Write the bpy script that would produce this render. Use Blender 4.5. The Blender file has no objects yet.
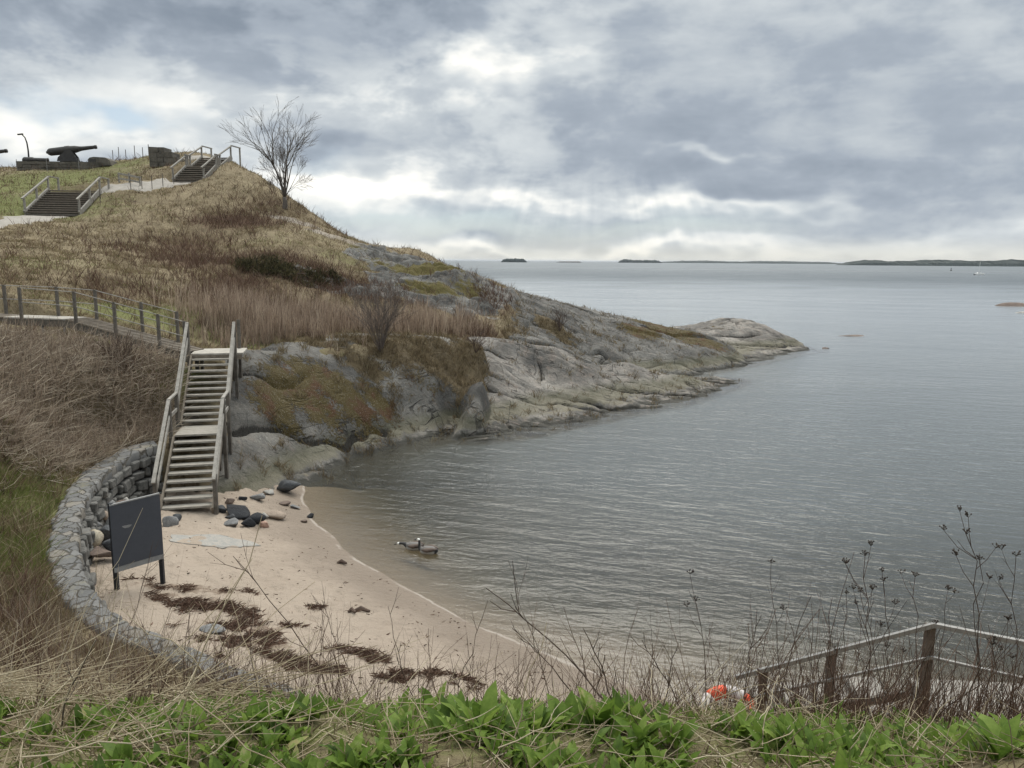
import bpy, bmesh, math, random
import numpy as np
from mathutils import Vector, Matrix
from mathutils.bvhtree import BVHTree

rnd = random.Random(7)
nrs = np.random.RandomState(11)
SC = bpy.context.scene
COL = SC.collection
R = math.radians

# ------------------------------------------------------------------ camera
HC, FPX, W, H = 7.0, 769.0, 1024, 768
PITCH, ROLL = R(9.12), R(0.43)
_r0, _u0 = np.array([1.0, 0, 0]), np.array([0, math.sin(PITCH), math.cos(PITCH)])
FW = np.array([0, math.cos(PITCH), -math.sin(PITCH)])
UP = _u0 * math.cos(ROLL) - _r0 * math.sin(ROLL)
RT = _r0 * math.cos(ROLL) + _u0 * math.sin(ROLL)
EYE = np.array([0, 0, HC])
cam = bpy.data.cameras.new('camera')
cam.sensor_width = 36.0
cam.lens = 36.0 * FPX / W
cam.clip_start, cam.clip_end = 0.1, 60000
camo = bpy.data.objects.new('camera', cam)
COL.objects.link(camo)
camo.matrix_world = Matrix(((RT[0], UP[0], -FW[0], EYE[0]), (RT[1], UP[1], -FW[1], EYE[1]),
                            (RT[2], UP[2], -FW[2], EYE[2]), (0, 0, 0, 1)))
SC.camera = camo


def ray(px, py):
    d = FW + RT * (px - W / 2) / FPX + UP * (H / 2 - py) / FPX
    return d / np.linalg.norm(d)


def P(px, py, D):                     # the point seen at a pixel, D metres ahead
    d = ray(px, py)
    return EYE + d * (D / d[1])


def PZ(px, py, z):                    # the point seen at a pixel, at height z
    d = ray(px, py)
    return EYE + d * ((z - HC) / d[2])


# ------------------------------------------------------------------ numpy noise
_perm = nrs.permutation(256)
_perm = np.concatenate([_perm, _perm, _perm])
_ang = nrs.rand(256) * 2 * np.pi
_gx, _gy = np.cos(_ang), np.sin(_ang)


def perlin(x, y, seed=0):
    x = np.asarray(x, float) + seed * 17.13
    y = np.asarray(y, float) + seed * 31.7
    xi, yi = np.floor(x).astype(int), np.floor(y).astype(int)
    xf, yf = x - xi, y - yi
    u, v = xf * xf * xf * (xf * (xf * 6 - 15) + 10), yf * yf * yf * (yf * (yf * 6 - 15) + 10)

    def g(ix, iy, dx, dy):
        h = _perm[_perm[ix & 255] + (iy & 255)]
        return _gx[h] * dx + _gy[h] * dy
    a, b = g(xi, yi, xf, yf), g(xi + 1, yi, xf - 1, yf)
    c, d = g(xi, yi + 1, xf, yf - 1), g(xi + 1, yi + 1, xf - 1, yf - 1)
    return ((a + (b - a) * u) * (1 - v) + (c + (d - c) * u) * v) * 1.5


def fbm(x, y, o=4, seed=0, gain=.5):
    s, a, f = 0, 1, 1
    for k in range(o):
        s = s + a * perlin(x * f, y * f, seed + k)
        a *= gain
        f *= 2.03
    return s


def sstep(a, b, x):
    t = np.clip((x - a) / (b - a), 0, 1)
    return t * t * (3 - 2 * t)


def tps(pts, vals, lam=1e-3):
    pts = np.array(pts, float)
    n = len(pts)
    sc = 20.0
    p = pts / sc

    def U(d2):
        return np.where(d2 > 1e-12, d2 * np.log(np.maximum(d2, 1e-12)), 0)
    K = U(((p[:, None] - p[None]) ** 2).sum(-1)) + lam * np.eye(n)
    Q = np.c_[np.ones(n), p]
    A = np.block([[K, Q], [Q.T, np.zeros((3, 3))]])
    w = np.linalg.solve(A, np.r_[np.array(vals, float), 0, 0, 0])

    def f(x, y):
        x, y = np.asarray(x, float) / sc, np.asarray(y, float) / sc
        o = w[n] + w[n + 1] * x + w[n + 2] * y
        for i in range(n):
            o = o + w[i] * U((x - p[i, 0]) ** 2 + (y - p[i, 1]) ** 2)
        return o
    return f


def hull(pts):
    pts = sorted(map(tuple, pts))

    def half(ps):
        o = []
        for q in ps:
            while len(o) > 1 and (o[-1][0] - o[-2][0]) * (q[1] - o[-2][1]) - (o[-1][1] - o[-2][1]) * (q[0] - o[-2][0]) <= 0:
                o.pop()
            o.append(q)
        return o
    a, b = half(pts), half(pts[::-1])
    return np.array(a[:-1] + b[:-1])


def poly_sd(poly, x, y):              # signed distance, negative inside
    poly = np.asarray(poly, float)
    n = len(poly)
    d2 = np.full(np.shape(x), 1e18)
    ins = np.zeros(np.shape(x), bool)
    for i in range(n):
        ax, ay = poly[i]
        bx, by = poly[(i + 1) % n]
        ex, ey = bx - ax, by - ay
        t = np.clip(((x - ax) * ex + (y - ay) * ey) / (ex * ex + ey * ey + 1e-12), 0, 1)
        d2 = np.minimum(d2, (x - ax - t * ex) ** 2 + (y - ay - t * ey) ** 2)
        c = (ay > y) != (by > y)
        xi = ax + (y - ay) / (by - ay if by != ay else 1e-9) * ex
        ins ^= c & (x < xi)
    d = np.sqrt(d2)
    return np.where(ins, -d, d)


# ------------------------------------------------------------------ mesh + node helpers
def link(o):
    COL.objects.link(o)
    return o


def np_mesh(name, verts, faces, mat=None, attrs=None, smooth=True):
    """faces: int array (n,3) or (n,4)"""
    verts = np.ascontiguousarray(verts, np.float32)
    faces = np.ascontiguousarray(faces, np.int32)
    n, k = faces.shape
    me = bpy.data.meshes.new(name)
    me.vertices.add(len(verts))
    me.vertices.foreach_set('co', verts.ravel())
    me.loops.add(n * k)
    me.loops.foreach_set('vertex_index', faces.ravel())
    me.polygons.add(n)
    me.polygons.foreach_set('loop_start', np.arange(0, n * k, k, dtype=np.int32))
    me.polygons.foreach_set('use_smooth', np.full(n, bool(smooth)))
    for a, v in (attrs or {}).items():
        at = me.attributes.new(a, 'FLOAT', 'POINT')
        at.data.foreach_set('value', np.ascontiguousarray(v, np.float32))
    me.update(calc_edges=True)
    if mat:
        me.materials.append(mat)
    return me


def tag(o, label=None, cat=None, group=None, kind=None):
    if label:
        o['label'] = label
    if cat:
        o['category'] = cat
    if group:
        o['group'] = group
    if kind:
        o['kind'] = kind
    return o


def obj(name, me, parent=None):
    o = link(bpy.data.objects.new(name, me))
    if parent:
        o.parent = parent
    return o


def empty(name, loc, label, cat, group=None, rz=0):
    o = link(bpy.data.objects.new(name, None))
    o.location = [float(v) for v in loc]
    o.rotation_euler = (0, 0, rz)
    o.empty_display_size = .2
    return tag(o, label, cat, group)


class G:
    """a small node-tree writer"""

    def __init__(s, tree):
        s.t = tree

    def n(s, typ, ins=None, **props):
        nd = s.t.nodes.new('ShaderNode' + typ)
        for k, v in props.items():
            setattr(nd, k, v)
        for k, v in (ins or {}).items():
            s.set(nd.inputs[k], v)
        return nd

    def set(s, sock, v):
        if isinstance(v, bpy.types.NodeSocket):
            s.t.links.new(v, sock)
        elif isinstance(v, bpy.types.Node):
            s.t.links.new(v.outputs[0], sock)
        else:
            if hasattr(sock.default_value, '__len__') and len(sock.default_value) == 4 and len(v) == 3:
                v = (*v, 1)
            sock.default_value = v

    def m(s, op, a, b=0.0, c=None, clamp=False):
        nd = s.n('Math', operation=op, use_clamp=clamp)
        s.set(nd.inputs[0], a)
        s.set(nd.inputs[1], b)
        if c is not None:
            s.set(nd.inputs[2], c)
        return nd.outputs[0]

    def vm(s, op, a, b=(0, 0, 0), out=0):
        nd = s.n('VectorMath', operation=op)
        s.set(nd.inputs[0], a)
        s.set(nd.inputs[1], b)
        return nd.outputs[out]

    def mix(s, f, a, b, blend='MIX'):
        nd = s.n('Mix', data_type='RGBA', blend_type=blend)
        s.set(nd.inputs[0], f)
        s.set(nd.inputs[6], a)
        s.set(nd.inputs[7], b)
        return nd.outputs[2]

    def sm(s, x, a, b, lo=0.0, hi=1.0):
        nd = s.n('MapRange', interpolation_type='SMOOTHSTEP')
        for i, v in enumerate((x, a, b, lo, hi)):
            s.set(nd.inputs[i], v)
        return nd.outputs[0]

    def noise(s, vec, scale, detail=4, rough=.55, dist=0.0, out=0, **k):
        return s.n('TexNoise', {'Vector': vec, 'Scale': scale, 'Detail': detail, 'Roughness': rough, 'Distortion': dist}, **k).outputs[out]

    def scale(s, vec, v, rot=(0, 0, 0), loc=(0, 0, 0)):
        if any(rot):
            vec = s.n('Mapping', {'Vector': vec, 'Rotation': rot}).outputs[0]
        return s.n('Mapping', {'Vector': vec, 'Scale': v, 'Location': loc}).outputs[0]

    def attr(s, name):
        return s.n('Attribute', attribute_name=name).outputs['Fac']

    def ramp(s, f, stops):
        nd = s.n('ValToRGB')
        cr = nd.color_ramp
        while len(cr.elements) < len(stops):
            cr.elements.new(.5)
        for e, (p, c) in zip(cr.elements, stops):
            e.position = p
            e.color = (*c, 1)
        s.set(nd.inputs[0], f)
        return nd.outputs[0]


def material(name):
    m = bpy.data.materials.new(name)
    m.use_nodes = True
    m.node_tree.nodes.clear()
    g = G(m.node_tree)
    out = g.n('OutputMaterial')
    bs = g.n('BsdfPrincipled')
    g.t.links.new(bs.outputs[0], out.inputs[0])
    g.bs, g.out = bs, out
    return m, g


def bump(g, h, strength=.5, dist=.05, normal=None):
    b = g.n('Bump', {'Height': h, 'Strength': strength, 'Distance': dist})
    if normal is not None:
        g.set(b.inputs['Normal'], normal)
    return b.outputs[0]
# ------------------------------------------------------------------ terrain layers (heights in metres over the sea)
def pts_layer(px3, xyz=(), pz=()):
    q = [P(*p) for p in px3] + [np.array(p, float) for p in xyz] + [PZ(*p) for p in pz]
    q = np.array(q)
    return q


# shared lines
WALL_IN = [PZ(x, y, z) for x, y, z in ((157, 445, 2.0), (130, 455, 1.95), (108, 470, 1.9), (90, 490, 1.85), (80, 515, 1.8), (78, 545, 1.8),
           (85, 575, 1.75), (100, 600, 1.75), (130, 622, 1.75), (165, 637, 1.75), (205, 652, 1.7), (250, 672, 1.7), (300, 690, 1.7), (350, 706, 1.7), (400, 722, 1.65))]
WALL_OUT = [PZ(x, y, z) for x, y, z in ((150, 438, 2.0), (115, 447, 1.95), (80, 466, 1.9), (56, 490, 1.85), (41, 520, 1.8), (34, 555, 1.8),
            (40, 590, 1.75), (62, 620, 1.75), (100, 643, 1.75), (145, 660, 1.75), (190, 677, 1.7), (240, 696, 1.7), (295, 715, 1.7), (345, 731, 1.7), (395, 747, 1.65))]
WALL_MID = [(a + b) / 2 for a, b in zip(WALL_IN, WALL_OUT)]

hill_px = [(0, 768, 2.5), (256, 768, 2.5), (512, 768, 2.5), (768, 768, 2.5), (1024, 768, 2.5), (0, 705, 4.6), (0, 650, 8), (50, 640, 9), (0, 600, 10.9),
           (0, 560, 12.6), (0, 500, 14.9), (0, 420, 17.6), (50, 420, 20), (0, 340, 23), (60, 340, 25), (100, 437, 21.2), (100, 400, 21.9), (100, 350, 24.6),
           (40, 455, 18.6), (150, 425, 22.2), (150, 385, 23.2), (160, 352, 25), (60, 325, 27), (0, 316, 26.5),
           (0, 290, 29), (0, 270, 33), (0, 250, 40), (0, 224, 49.5), (50, 214.5, 56.5), (110, 193, 60.5), (150, 187, 63), (185, 181, 65),
           (75, 190, 61), (20, 215, 55), (225, 159, 69), (240, 166, 68), (262, 178, 66.5), (284, 193, 65), (312, 212, 63), (340, 234, 60.5), (372, 246, 59), (400, 253, 57.5), (450, 269, 54),
           (484, 284, 50), (500, 298, 48), (200, 250, 50), (280, 345, 30.5), (220, 345, 30), (340, 343, 32), (400, 343, 34), (300, 320, 37), (380, 318, 39), (200, 322, 31),
           (300, 270, 45), (300, 290, 42), (300, 235, 52), (284, 210, 60), (250, 200, 61.5), (200, 200, 60), (200, 228, 54), (200, 260, 45.5), (200, 290, 38.5), (200, 308, 34),
           (100, 300, 33), (100, 280, 36), (100, 250, 44.5), (100, 218, 55), (150, 320, 29.5), (400, 280, 48), (400, 300, 44), (440, 310, 43), (450, 290, 48), (480, 310, 46), (470, 330, 41),
           (350, 255, 52), (360, 275, 48), (430, 268, 52),
           (0, 195, 61), (262, 192, 73), (284, 208, 71), (312, 229, 69), (340, 248, 67), (240, 174, 74), (372, 259, 65), (400, 266, 64), (262, 215, 80), (225, 164, 79), (300, 240, 77),
           (20, 186, 66), (100, 180, 69), (140, 163, 76), (60, 168, 76), (0, 170, 76), (190, 163, 74), (0, 210, 56)]
hill_xyz = [(-3, 4, 4.45), (0, 4, 4.4), (3, 4, 4.32), (6, 4, 4.25), (-3, 6, 3.2), (0, 6, 3.05), (3, 6, 3.0), (6, 6, 2.9), (-2, 8, 1.95), (2, 8, 1.8), (6, 8, 1.75), (10, 6, 2.6), (10, 9, 1.5), (14, 4, 4.2),
            (0, 0, 5.4), (-6, 0, 5.3), (8, 0, 5.3), (-14, 4, 4.6), (-16, 10, 3.8), (-24, 0, 5.5), (20, 0, 5.2), (20, 8, 1.5),
            (-30, 14, 5.0), (-32, 22, 5.8), (-28, 28, 6.2), (-42, 35, 8), (-55, 48, 10.5), (-60, 65, 14), (-70, 85, 16.5), (-40, 90, 16.6), (-55, 110, 15), (-28, 88, 15.5), (-30, 110, 10),
            (-10, 82, 8), (0, 75, 3), (5, 66, 1.5), (2, 90, -3), (-8, 105, -2), (6, 56, 2), (20, 50, -3), (14, 75, -3), (30, 80, -4), (-90, 60, 14), (-90, 20, 7), (30, 30, -3)]
for a_, b_ in zip(WALL_IN, WALL_OUT):
    o_ = (b_ - a_) / np.linalg.norm(b_ - a_)
    hill_xyz.append(tuple(b_ + o_ * .12 + np.array([0, 0, -.05])))
    hill_xyz.append(tuple((a_ + b_) / 2 + np.array([0, 0, -.12])))
hp = pts_layer(hill_px, hill_xyz)
hill_f = tps(hp[:, :2], hp[:, 2], 2e-4)
# the hill ends along this line: everything inside is cove, rock and sea
COVE = [tuple(p[:2]) for p in WALL_MID[::-1]] + [tuple(P(*p)[:2]) for p in ((176, 432, 21.2), (196, 385, 24.3), (220, 357, 27), (300, 350, 29.7), (380, 349, 32.8), (440, 349, 34.8), (474, 340, 38), (492, 322, 43), (504, 306, 49), (520, 297, 54))] + \
       [(7, 62), (12, 75), (60, 110), (120, 60), (120, 8.6), (30, 8.4), (12, 8.2), (6, 8.3), (2, 8.5)]


def smooth_hill(x, y):
    return hill_f(x, y)


rough_mask = None


def H_hill(x, y):
    z = hill_f(x, y)
    r = np.hypot(x, y)
    near = sstep(3, 9, r)
    z = z + near * (.10 * fbm(x * .55, y * .55, 3, 3) + .05 * fbm(x * 2.3, y * 2.3, 2, 9)) + (1 - near) * .11 * fbm(x * 1.1, y * 1.1, 3, 5)
    # rocky right flank
    z = z + flank(x, y) * (.45 * fbm(x * .30, y * .45, 4, 21) - .3 * np.maximum(0, .12 - np.abs(fbm(x * .22, y * .5, 3, 23))) / .12)
    sd = poly_sd(COVE, x, y)
    wd = np.where(y < 20.5, 1.1, 3.2)
    return z - 4 * sstep(0.0, 1.0, -sd / wd) - 3.0 * np.clip(-sd - .55 * wd, 0, 2)


def blob(x, y, c, rx, ry, rot=0):
    dx, dy = x - c[0], y - c[1]
    ca, sa = math.cos(rot), math.sin(rot)
    return np.exp(-(((dx * ca + dy * sa) / rx) ** 2 + ((-dx * sa + dy * ca) / ry) ** 2))


def flank(x, y):
    m = 0
    for p, rx, ry in (((420, 268, 52), 4.6, 6.0), ((480, 285, 50), 3, 5), ((450, 300, 46), 3.5, 4), ((380, 262, 54), 3, 3.5), ((340, 282, 44.5), 4.0, 2.0), ((410, 290, 46.5), 3.2, 2.6)):
        m = np.maximum(m, blob(x, y, P(*p), rx, ry))
    return sstep(.3, .75, m + .22 * fbm(x * .5, y * .5, 3, 41))


sand_pz = [(305, 502, 0), (318, 522, 0), (345, 548, 0), (372, 567, 0), (430, 600, 0), (500, 633, 0), (560, 657, 0), (640, 688, 0), (700, 712, 0),
           (190, 517, .55), (120, 590, .9), (100, 545, .85), (90, 500, .85), (130, 470, .9), (250, 620, .75), (330, 690, 1.0), (420, 690, .65), (250, 540, .42), (560, 700, .3), (240, 500, .45),
           (290, 485, .12), (330, 590, .35), (400, 640, .42), (480, 668, .3)]
sp = pts_layer((), [(-14, 8, 1.2), (-16, 20, 1.0), (-11, 24, .6), (-8, 26, .0), (0, 7, 1.0), (4, 7.5, .8), (9, 8, .5), (16, 8, .3), (30, 8, .3), (-4, 26, -1.0), (-2, 20, -.55), (0, 16, -.5), (4, 14, -.45), (8, 13, -.45),
                    (3, 20, -1.3), (10, 20, -1.8), (0, 28, -2), (10, 35, -3.5), (-20, 30, 0), (30, 20, -3.5), (30, 50, -5), (0, 60, -5), (20, 12, -.7), (60, 40, -6), (60, 100, -8), (-30, 60, -3), (-30, 10, 1.2), (-40, 90, -5)], sand_pz)
sand_f = tps(sp[:, :2], sp[:, 2], 1e-4)


def H_sand(x, y):
    z = sand_f(x, y)
    dry = sstep(.05, .35, z)
    return z + dry * (.035 * fbm(x * 1.6, y * 1.6, 3, 61) - .075 * np.maximum(0, fbm(x * 3.4, y * 3.4, 2, 63) - .12)) + .02 * fbm(x * .5, y * .5, 2, 65)


def cracks(x, y, ang, lx, ly, seed, w=.07):
    ca, sa = math.cos(ang), math.sin(ang)
    u, v = (x * ca + y * sa) * lx, (-x * sa + y * ca) * ly
    n = np.abs(fbm(u, v, 2, seed, .35))
    return np.clip(1 - n / w, 0, 1) ** 1.5


class RockLayer:
    def __init__(s, name, px3, xyz=(), pz=(), ang=0.0, seed=0, drop=1.3, amp=1.0, grow=.4, lam=2e-4, bed=(1.3, 4.0)):
        s.bed = bed
        q = pts_layer(px3, xyz, pz)
        s.name, s.ang, s.seed, s.drop, s.amp, s.grow = name, ang, seed, drop, amp, grow
        s.f = tps(q[:, :2], q[:, 2], lam)
        s.hull = hull(q[:, :2])

    def H(s, x, y):
        z = s.f(x, y)
        sd = poly_sd(s.hull, x, y) - s.grow
        k, a, ang = s.seed, s.amp, s.ang
        wx, wy = x + .5 * fbm(x * .4, y * .4, 2, k + 50), y + .5 * fbm(x * .4, y * .4, 2, k + 51)
        ca, sa = math.cos(ang), math.sin(ang)
        u, v = wx * ca + wy * sa, -wx * sa + wy * ca
        # beds between long joints: each a rounded lobe with its own height, joints fading in and out along their length
        sp, sq = s.bed
        vv = v / sp + .8 * fbm(u * .07, v * .10, 2, k) + .10 * fbm(u * .6, v * .6, 2, k + 1)
        c = np.round(vv)
        d = np.abs(vv - c)
        ci = c.astype(int)
        mk = sstep(-.22, .18, perlin(u * .13 + ci * 3.7, ci * 5.3 + u * 0, k + 2))
        cell = np.floor(vv).astype(int)
        hc = (_perm[(cell * 7 + k) & 255] / 255.0 - .5)
        lobe = mk * (.55 * np.minimum(d * 6, 1) ** .7 + .45 * np.minimum(d * 2, 1) ** .6 - .8)
        tilt = mk * ((vv - cell) - .5) * (hc * 1.6)
        uu = u / sq + .5 * fbm(u * .1, v * .2, 2, k + 5) + hc * 1.7
        c2 = np.round(uu)
        d2 = np.abs(uu - c2)
        mk2 = sstep(.02, .30, perlin(v * .25 + c2 * 4.1, c2 * 2.9 + v * 0, k + 6))
        lobe2 = mk2 * (np.minimum(d2 * 9, 1) ** .6 - .9)
        gro = mk * np.clip(1 - d * sp / .16, 0, 1) + .8 * mk2 * np.clip(1 - d2 * sq / .13, 0, 1)
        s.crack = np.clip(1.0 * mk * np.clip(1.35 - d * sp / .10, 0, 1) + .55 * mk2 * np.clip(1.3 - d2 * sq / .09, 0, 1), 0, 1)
        z = z + a * (.20 * lobe * sp ** .5 + .22 * hc * sp ** .5 * mk + .22 * tilt * sp ** .5 + .12 * lobe2 - .24 * np.minimum(gro, 1) + .10 * fbm(wx * .35, wy * .35, 3, k + 8) + .045 * fbm(wx * 1.1, wy * 1.1, 4, k + 2) + .028 * fbm(wx * 3.2, wy * 5, 3, k + 3))
        sd2 = np.clip(sd + .5 * fbm(x * .6, y * .6, 2, k + 30), 0, None)
        z = z - s.drop * np.minimum(sd2 * 1.0 + .25 * sd2 ** 2, 8)
        w = sstep(.3, 2.5, sd)
        return z * (1 - w) - 8 * w


ROCKS = [
    RockLayer('rock_outcrop', [(212, 352, 27.5), (230, 353, 27.6), (260, 349, 28.8), (290, 347, 29.6), (340, 345, 31.3), (400, 345, 33.2), (440, 345, 34.5), (470, 344, 36), (230, 400, 24.6), (225, 450, 22.4), (222, 485, 21), (272, 468, 23.2),
                               (300, 420, 26), (268, 420, 25.1), (250, 380, 26), (300, 380, 27.8), (350, 420, 27.7), (350, 385, 29.2), (400, 418, 30), (400, 385, 31.2), (440, 385, 32.2), (438, 410, 31.2), (452, 388, 32.6), (440, 365, 33.6), (340, 365, 30.2), (461, 415, 31), (464, 400, 31.9), (469, 380, 33.8)],
              xyz=[(-10.5, 20.0, .2), (-10.6, 23, 1.5), (-10.8, 26, 3.2), (-11.8, 29, 3.4), (-9, 32, 3.5), (-5, 37, 3.3)],
              pz=[(255, 497, .2), (300, 488, 0), (320, 477, 0), (342, 464, 0), (372, 454, 0), (400, 446, 0), (425, 440, 0), (442, 432, 0), (455, 428, 0)], ang=.95, seed=100, amp=.8, bed=(2.4, 4.5)),
    RockLayer('rock_slab', [(470, 351, 37.2), (520, 345, 39.3), (560, 350, 40.8), (620, 361, 42.3), (680, 374, 43.8), (480, 400, 33.8), (480, 375, 35.4), (510, 410, 33.5), (540, 402, 35.2), (540, 375, 38.2), (600, 390, 38), (600, 372, 40.8), (660, 388, 40.3), (500, 388, 35), (570, 405, 35), (464, 408, 32.6), (476, 372, 35.8)],
              xyz=[(2, 42.6, 1.3), (-1, 42, 2.2), (5, 44.2, .3), (8, 45.2, -.2)],
              pz=[(446, 437, 0), (475, 440, 0), (505, 437, 0), (530, 431, 0), (560, 425, 0), (620, 412, 0), (680, 402, 0), (722, 388, 0), (735, 380, 0)], ang=.10, seed=200, amp=.9, bed=(.85, 3.6)),
    RockLayer('rock_dome', [(502, 289, 54), (520, 292, 54.5), (540, 297, 55), (570, 304, 55.5), (600, 312, 56), (650, 322, 57), (700, 333, 57), (735, 348, 55.2), (640, 335, 52.2), (600, 330, 51.2), (560, 325, 49.2), (520, 320, 47.2), (500, 325, 45), (600, 351, 47.8), (650, 357, 49.4), (640, 366, 48.8), (590, 358, 47.2), (700, 350, 51.7), (700, 364, 50), (550, 343, 43.2), (520, 338, 43), (680, 340, 54.5)],
              xyz=[(0, 60, 3.5), (4, 62, 2.3), (8, 63, 1.2), (12, 62, .4), (16, 60, -.3), (-2, 57, 4.5)],
              pz=[(748, 361, 0), (743, 366, 0), (705, 371, 0), (725, 369, 0), (690, 374, .1)], ang=.12, seed=300, amp=1.1, bed=(1.5, 5.0)),
    RockLayer('rock_point', [(690, 326, 66), (712, 322, 66.5), (735, 318, 67), (752, 321, 67), (770, 328, 66), (795, 341, 64), (740, 345, 60), (720, 335, 63), (770, 342, 62), (705, 336, 62)],
              xyz=[(14, 72, .2), (20, 73, .4), (24, 70, -.1), (10, 68, .8)],
              pz=[(812, 351, 0), (793, 352.5, 0), (775, 357, 0), (760, 362, 0), (748, 364, 0), (735, 362, .1)], ang=.3, seed=400, amp=.9, bed=(1.1, 3.0)),
    RockLayer('shore_boulder_slab', [(150, 486, 20.3), (132, 490, 19.6), (165, 488, 20.5)], xyz=[(-11.2, 19.3, .6), (-9.6, 19.4, .5), (-9.6, 21.2, .9), (-11.4, 21.2, 1.3), (-10.4, 20.6, 1.5), (-10.5, 22.5, 1.6), (-9.5, 22.5, 1.3)], ang=.3, seed=500, amp=.35, grow=.1),
]

# polar grid around the viewer, evenly fine in the picture
_th = np.r_[np.linspace(-72, -40, 40, endpoint=False), np.linspace(-40, 40, 820), np.linspace(40, 72, 41)[1:]]
_rr = np.exp(np.r_[np.linspace(math.log(1.3), math.log(23), 430, endpoint=False), np.linspace(math.log(23), math.log(70), 520, endpoint=False), np.linspace(math.log(70), math.log(118), 80)])
TH, RR = np.meshgrid(np.radians(_th), _rr)
GX, GY = RR * np.sin(TH), RR * np.cos(TH)
NR, NC = GX.shape
HZ = {'hillside': H_hill(GX, GY), 'beach': H_sand(GX, GY)}
for L in ROCKS:
    HZ[L.name] = L.H(GX, GY)
# the ground is cut away under the beach stairs and the boardwalk
STAIR_Z0 = .55
_a, _b = P(187, 516, 18.9), P(219, 349, 26.4)
STAIR_A, STAIR_B = (_a[0], _a[1], 0.0), (_b[0], _b[1], 0.0)
BW_PTS = [P(204, 352, 25.6), P(77, 318.5, 26.6), P(14, 316.5, 26.9), P(-75, 311, 27.2)]


def seg_dist(x, y, a, b):
    ex, ey = b[0] - a[0], b[1] - a[1]
    t = np.clip(((x - a[0]) * ex + (y - a[1]) * ey) / (ex * ex + ey * ey), 0, 1)
    return np.hypot(x - a[0] - t * ex, y - a[1] - t * ey), t


PSTAIRS = [(P(52, 213.5, 56.5), P(75, 190, 60.3), 1.95, None), (P(188, 180.5, 65.5), P(217, 157.5, 70.2), 1.45, (.45, .58))]
_d, _t = seg_dist(GX, GY, STAIR_A, STAIR_B)
_sl = np.hypot(STAIR_B[0] - STAIR_A[0], STAIR_B[1] - STAIR_A[1])
_cap = STAIR_Z0 + np.interp(_t * _sl, [0, .05, 2.35, 3.57, 6.0, 7.6], [0, 0, 1.3, 1.45, 3.15, 3.3]) - .12
_cap = np.where(_d < 1.3, _cap + 2.2 * np.clip(_d - .72, 0, None), 99)
for a_, b_ in zip(BW_PTS[:-1], BW_PTS[1:]):
    _d, _t = seg_dist(GX, GY, a_, b_)
    _c = a_[2] + (b_[2] - a_[2]) * _t - .68
    _cap = np.minimum(_cap, np.where(_d < 1.9, _c + 1.3 * np.clip(_d - .75, 0, None), 99))
for a_, b_, w_, ld_ in PSTAIRS:
    _d, _t = seg_dist(GX, GY, a_, b_)
    _f = _t if ld_ is None else np.interp(_t, [0, ld_[0], ld_[1], 1], [0, .55, .55, 1])
    _c = a_[2] + (b_[2] - a_[2]) * _f - .28
    _cap = np.minimum(_cap, np.where(_d < w_ + 1.5, _c + 1.0 * np.clip(_d - w_, 0, None), 99))
for k_ in HZ:
    if k_ != 'beach':
        HZ[k_] = np.minimum(HZ[k_], _cap)
TOP = np.max(list(HZ.values()), axis=0)


def grid_faces(keep):
    i = np.arange(NR * NC).reshape(NR, NC)
    q = np.stack([i[:-1, :-1], i[:-1, 1:], i[1:, 1:], i[1:, :-1]], -1)   # seen from above: CW in (theta,r) -> flip below
    kv = keep[:-1, :-1] | keep[:-1, 1:] | keep[1:, 1:] | keep[1:, :-1]
    return q[kv][:, ::-1]


def layer_mesh(name, mat, attrs, tol=.12):
    z = HZ[name]
    oth = np.max([v for k, v in HZ.items() if k != name], axis=0)
    keep = z > oth - tol
    f = grid_faces(keep)
    used = np.unique(f)
    mp = np.full(NR * NC, -1)
    mp[used] = np.arange(len(used))
    v = np.stack([GX, GY, z], -1).reshape(-1, 3)[used]
    return np_mesh(name, v, mp[f], mat, {k: a.ravel()[used] for k, a in attrs.items()})


_vt = np.stack([GX, GY, TOP], -1).reshape(-1, 3)
_coarse = np.s_[::2, ::2]
_cv = np.stack([GX[_coarse], GY[_coarse], TOP[_coarse]], -1)
_n0, _n1 = _cv.shape[:2]
_ii = np.arange(_n0 * _n1).reshape(_n0, _n1)
_cf = np.stack([_ii[:-1, :-1], _ii[1:, :-1], _ii[1:, 1:], _ii[:-1, 1:]], -1).reshape(-1, 4)
BVH = BVHTree.FromPolygons([tuple(v) for v in _cv.reshape(-1, 3)], [tuple(int(a) for a in f) for f in _cf])


def hit(px, py):
    """where a line of sight meets the finished ground"""
    h = BVH.ray_cast(Vector(EYE), Vector(ray(px, py)))
    return np.array(h[0]) if h[0] is not None else None


def ground(x, y):
    th, r = np.degrees(np.arctan2(x, y)), np.hypot(x, y)
    a = np.interp(th, _th, np.arange(NC))
    b = np.interp(np.log(r), np.log(_rr), np.arange(NR))
    a0, b0 = np.clip(np.floor(a).astype(int), 0, NC - 2), np.clip(np.floor(b).astype(int), 0, NR - 2)
    fa, fb = a - a0, b - b0
    return (TOP[b0, a0] * (1 - fa) + TOP[b0, a0 + 1] * fa) * (1 - fb) + (TOP[b0 + 1, a0] * (1 - fa) + TOP[b0 + 1, a0 + 1] * fa) * fb


def blobs(lst):
    """world-space patches: (px,py on the ground, radius x m, radius y m, weight)"""
    m = np.zeros_like(GX)
    for px, py, rx, ry, w in lst:
        c = hit(px, py)
        if c is not None:
            m = np.maximum(m, w * blob(GX, GY, c, rx, ry))
    return m
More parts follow.
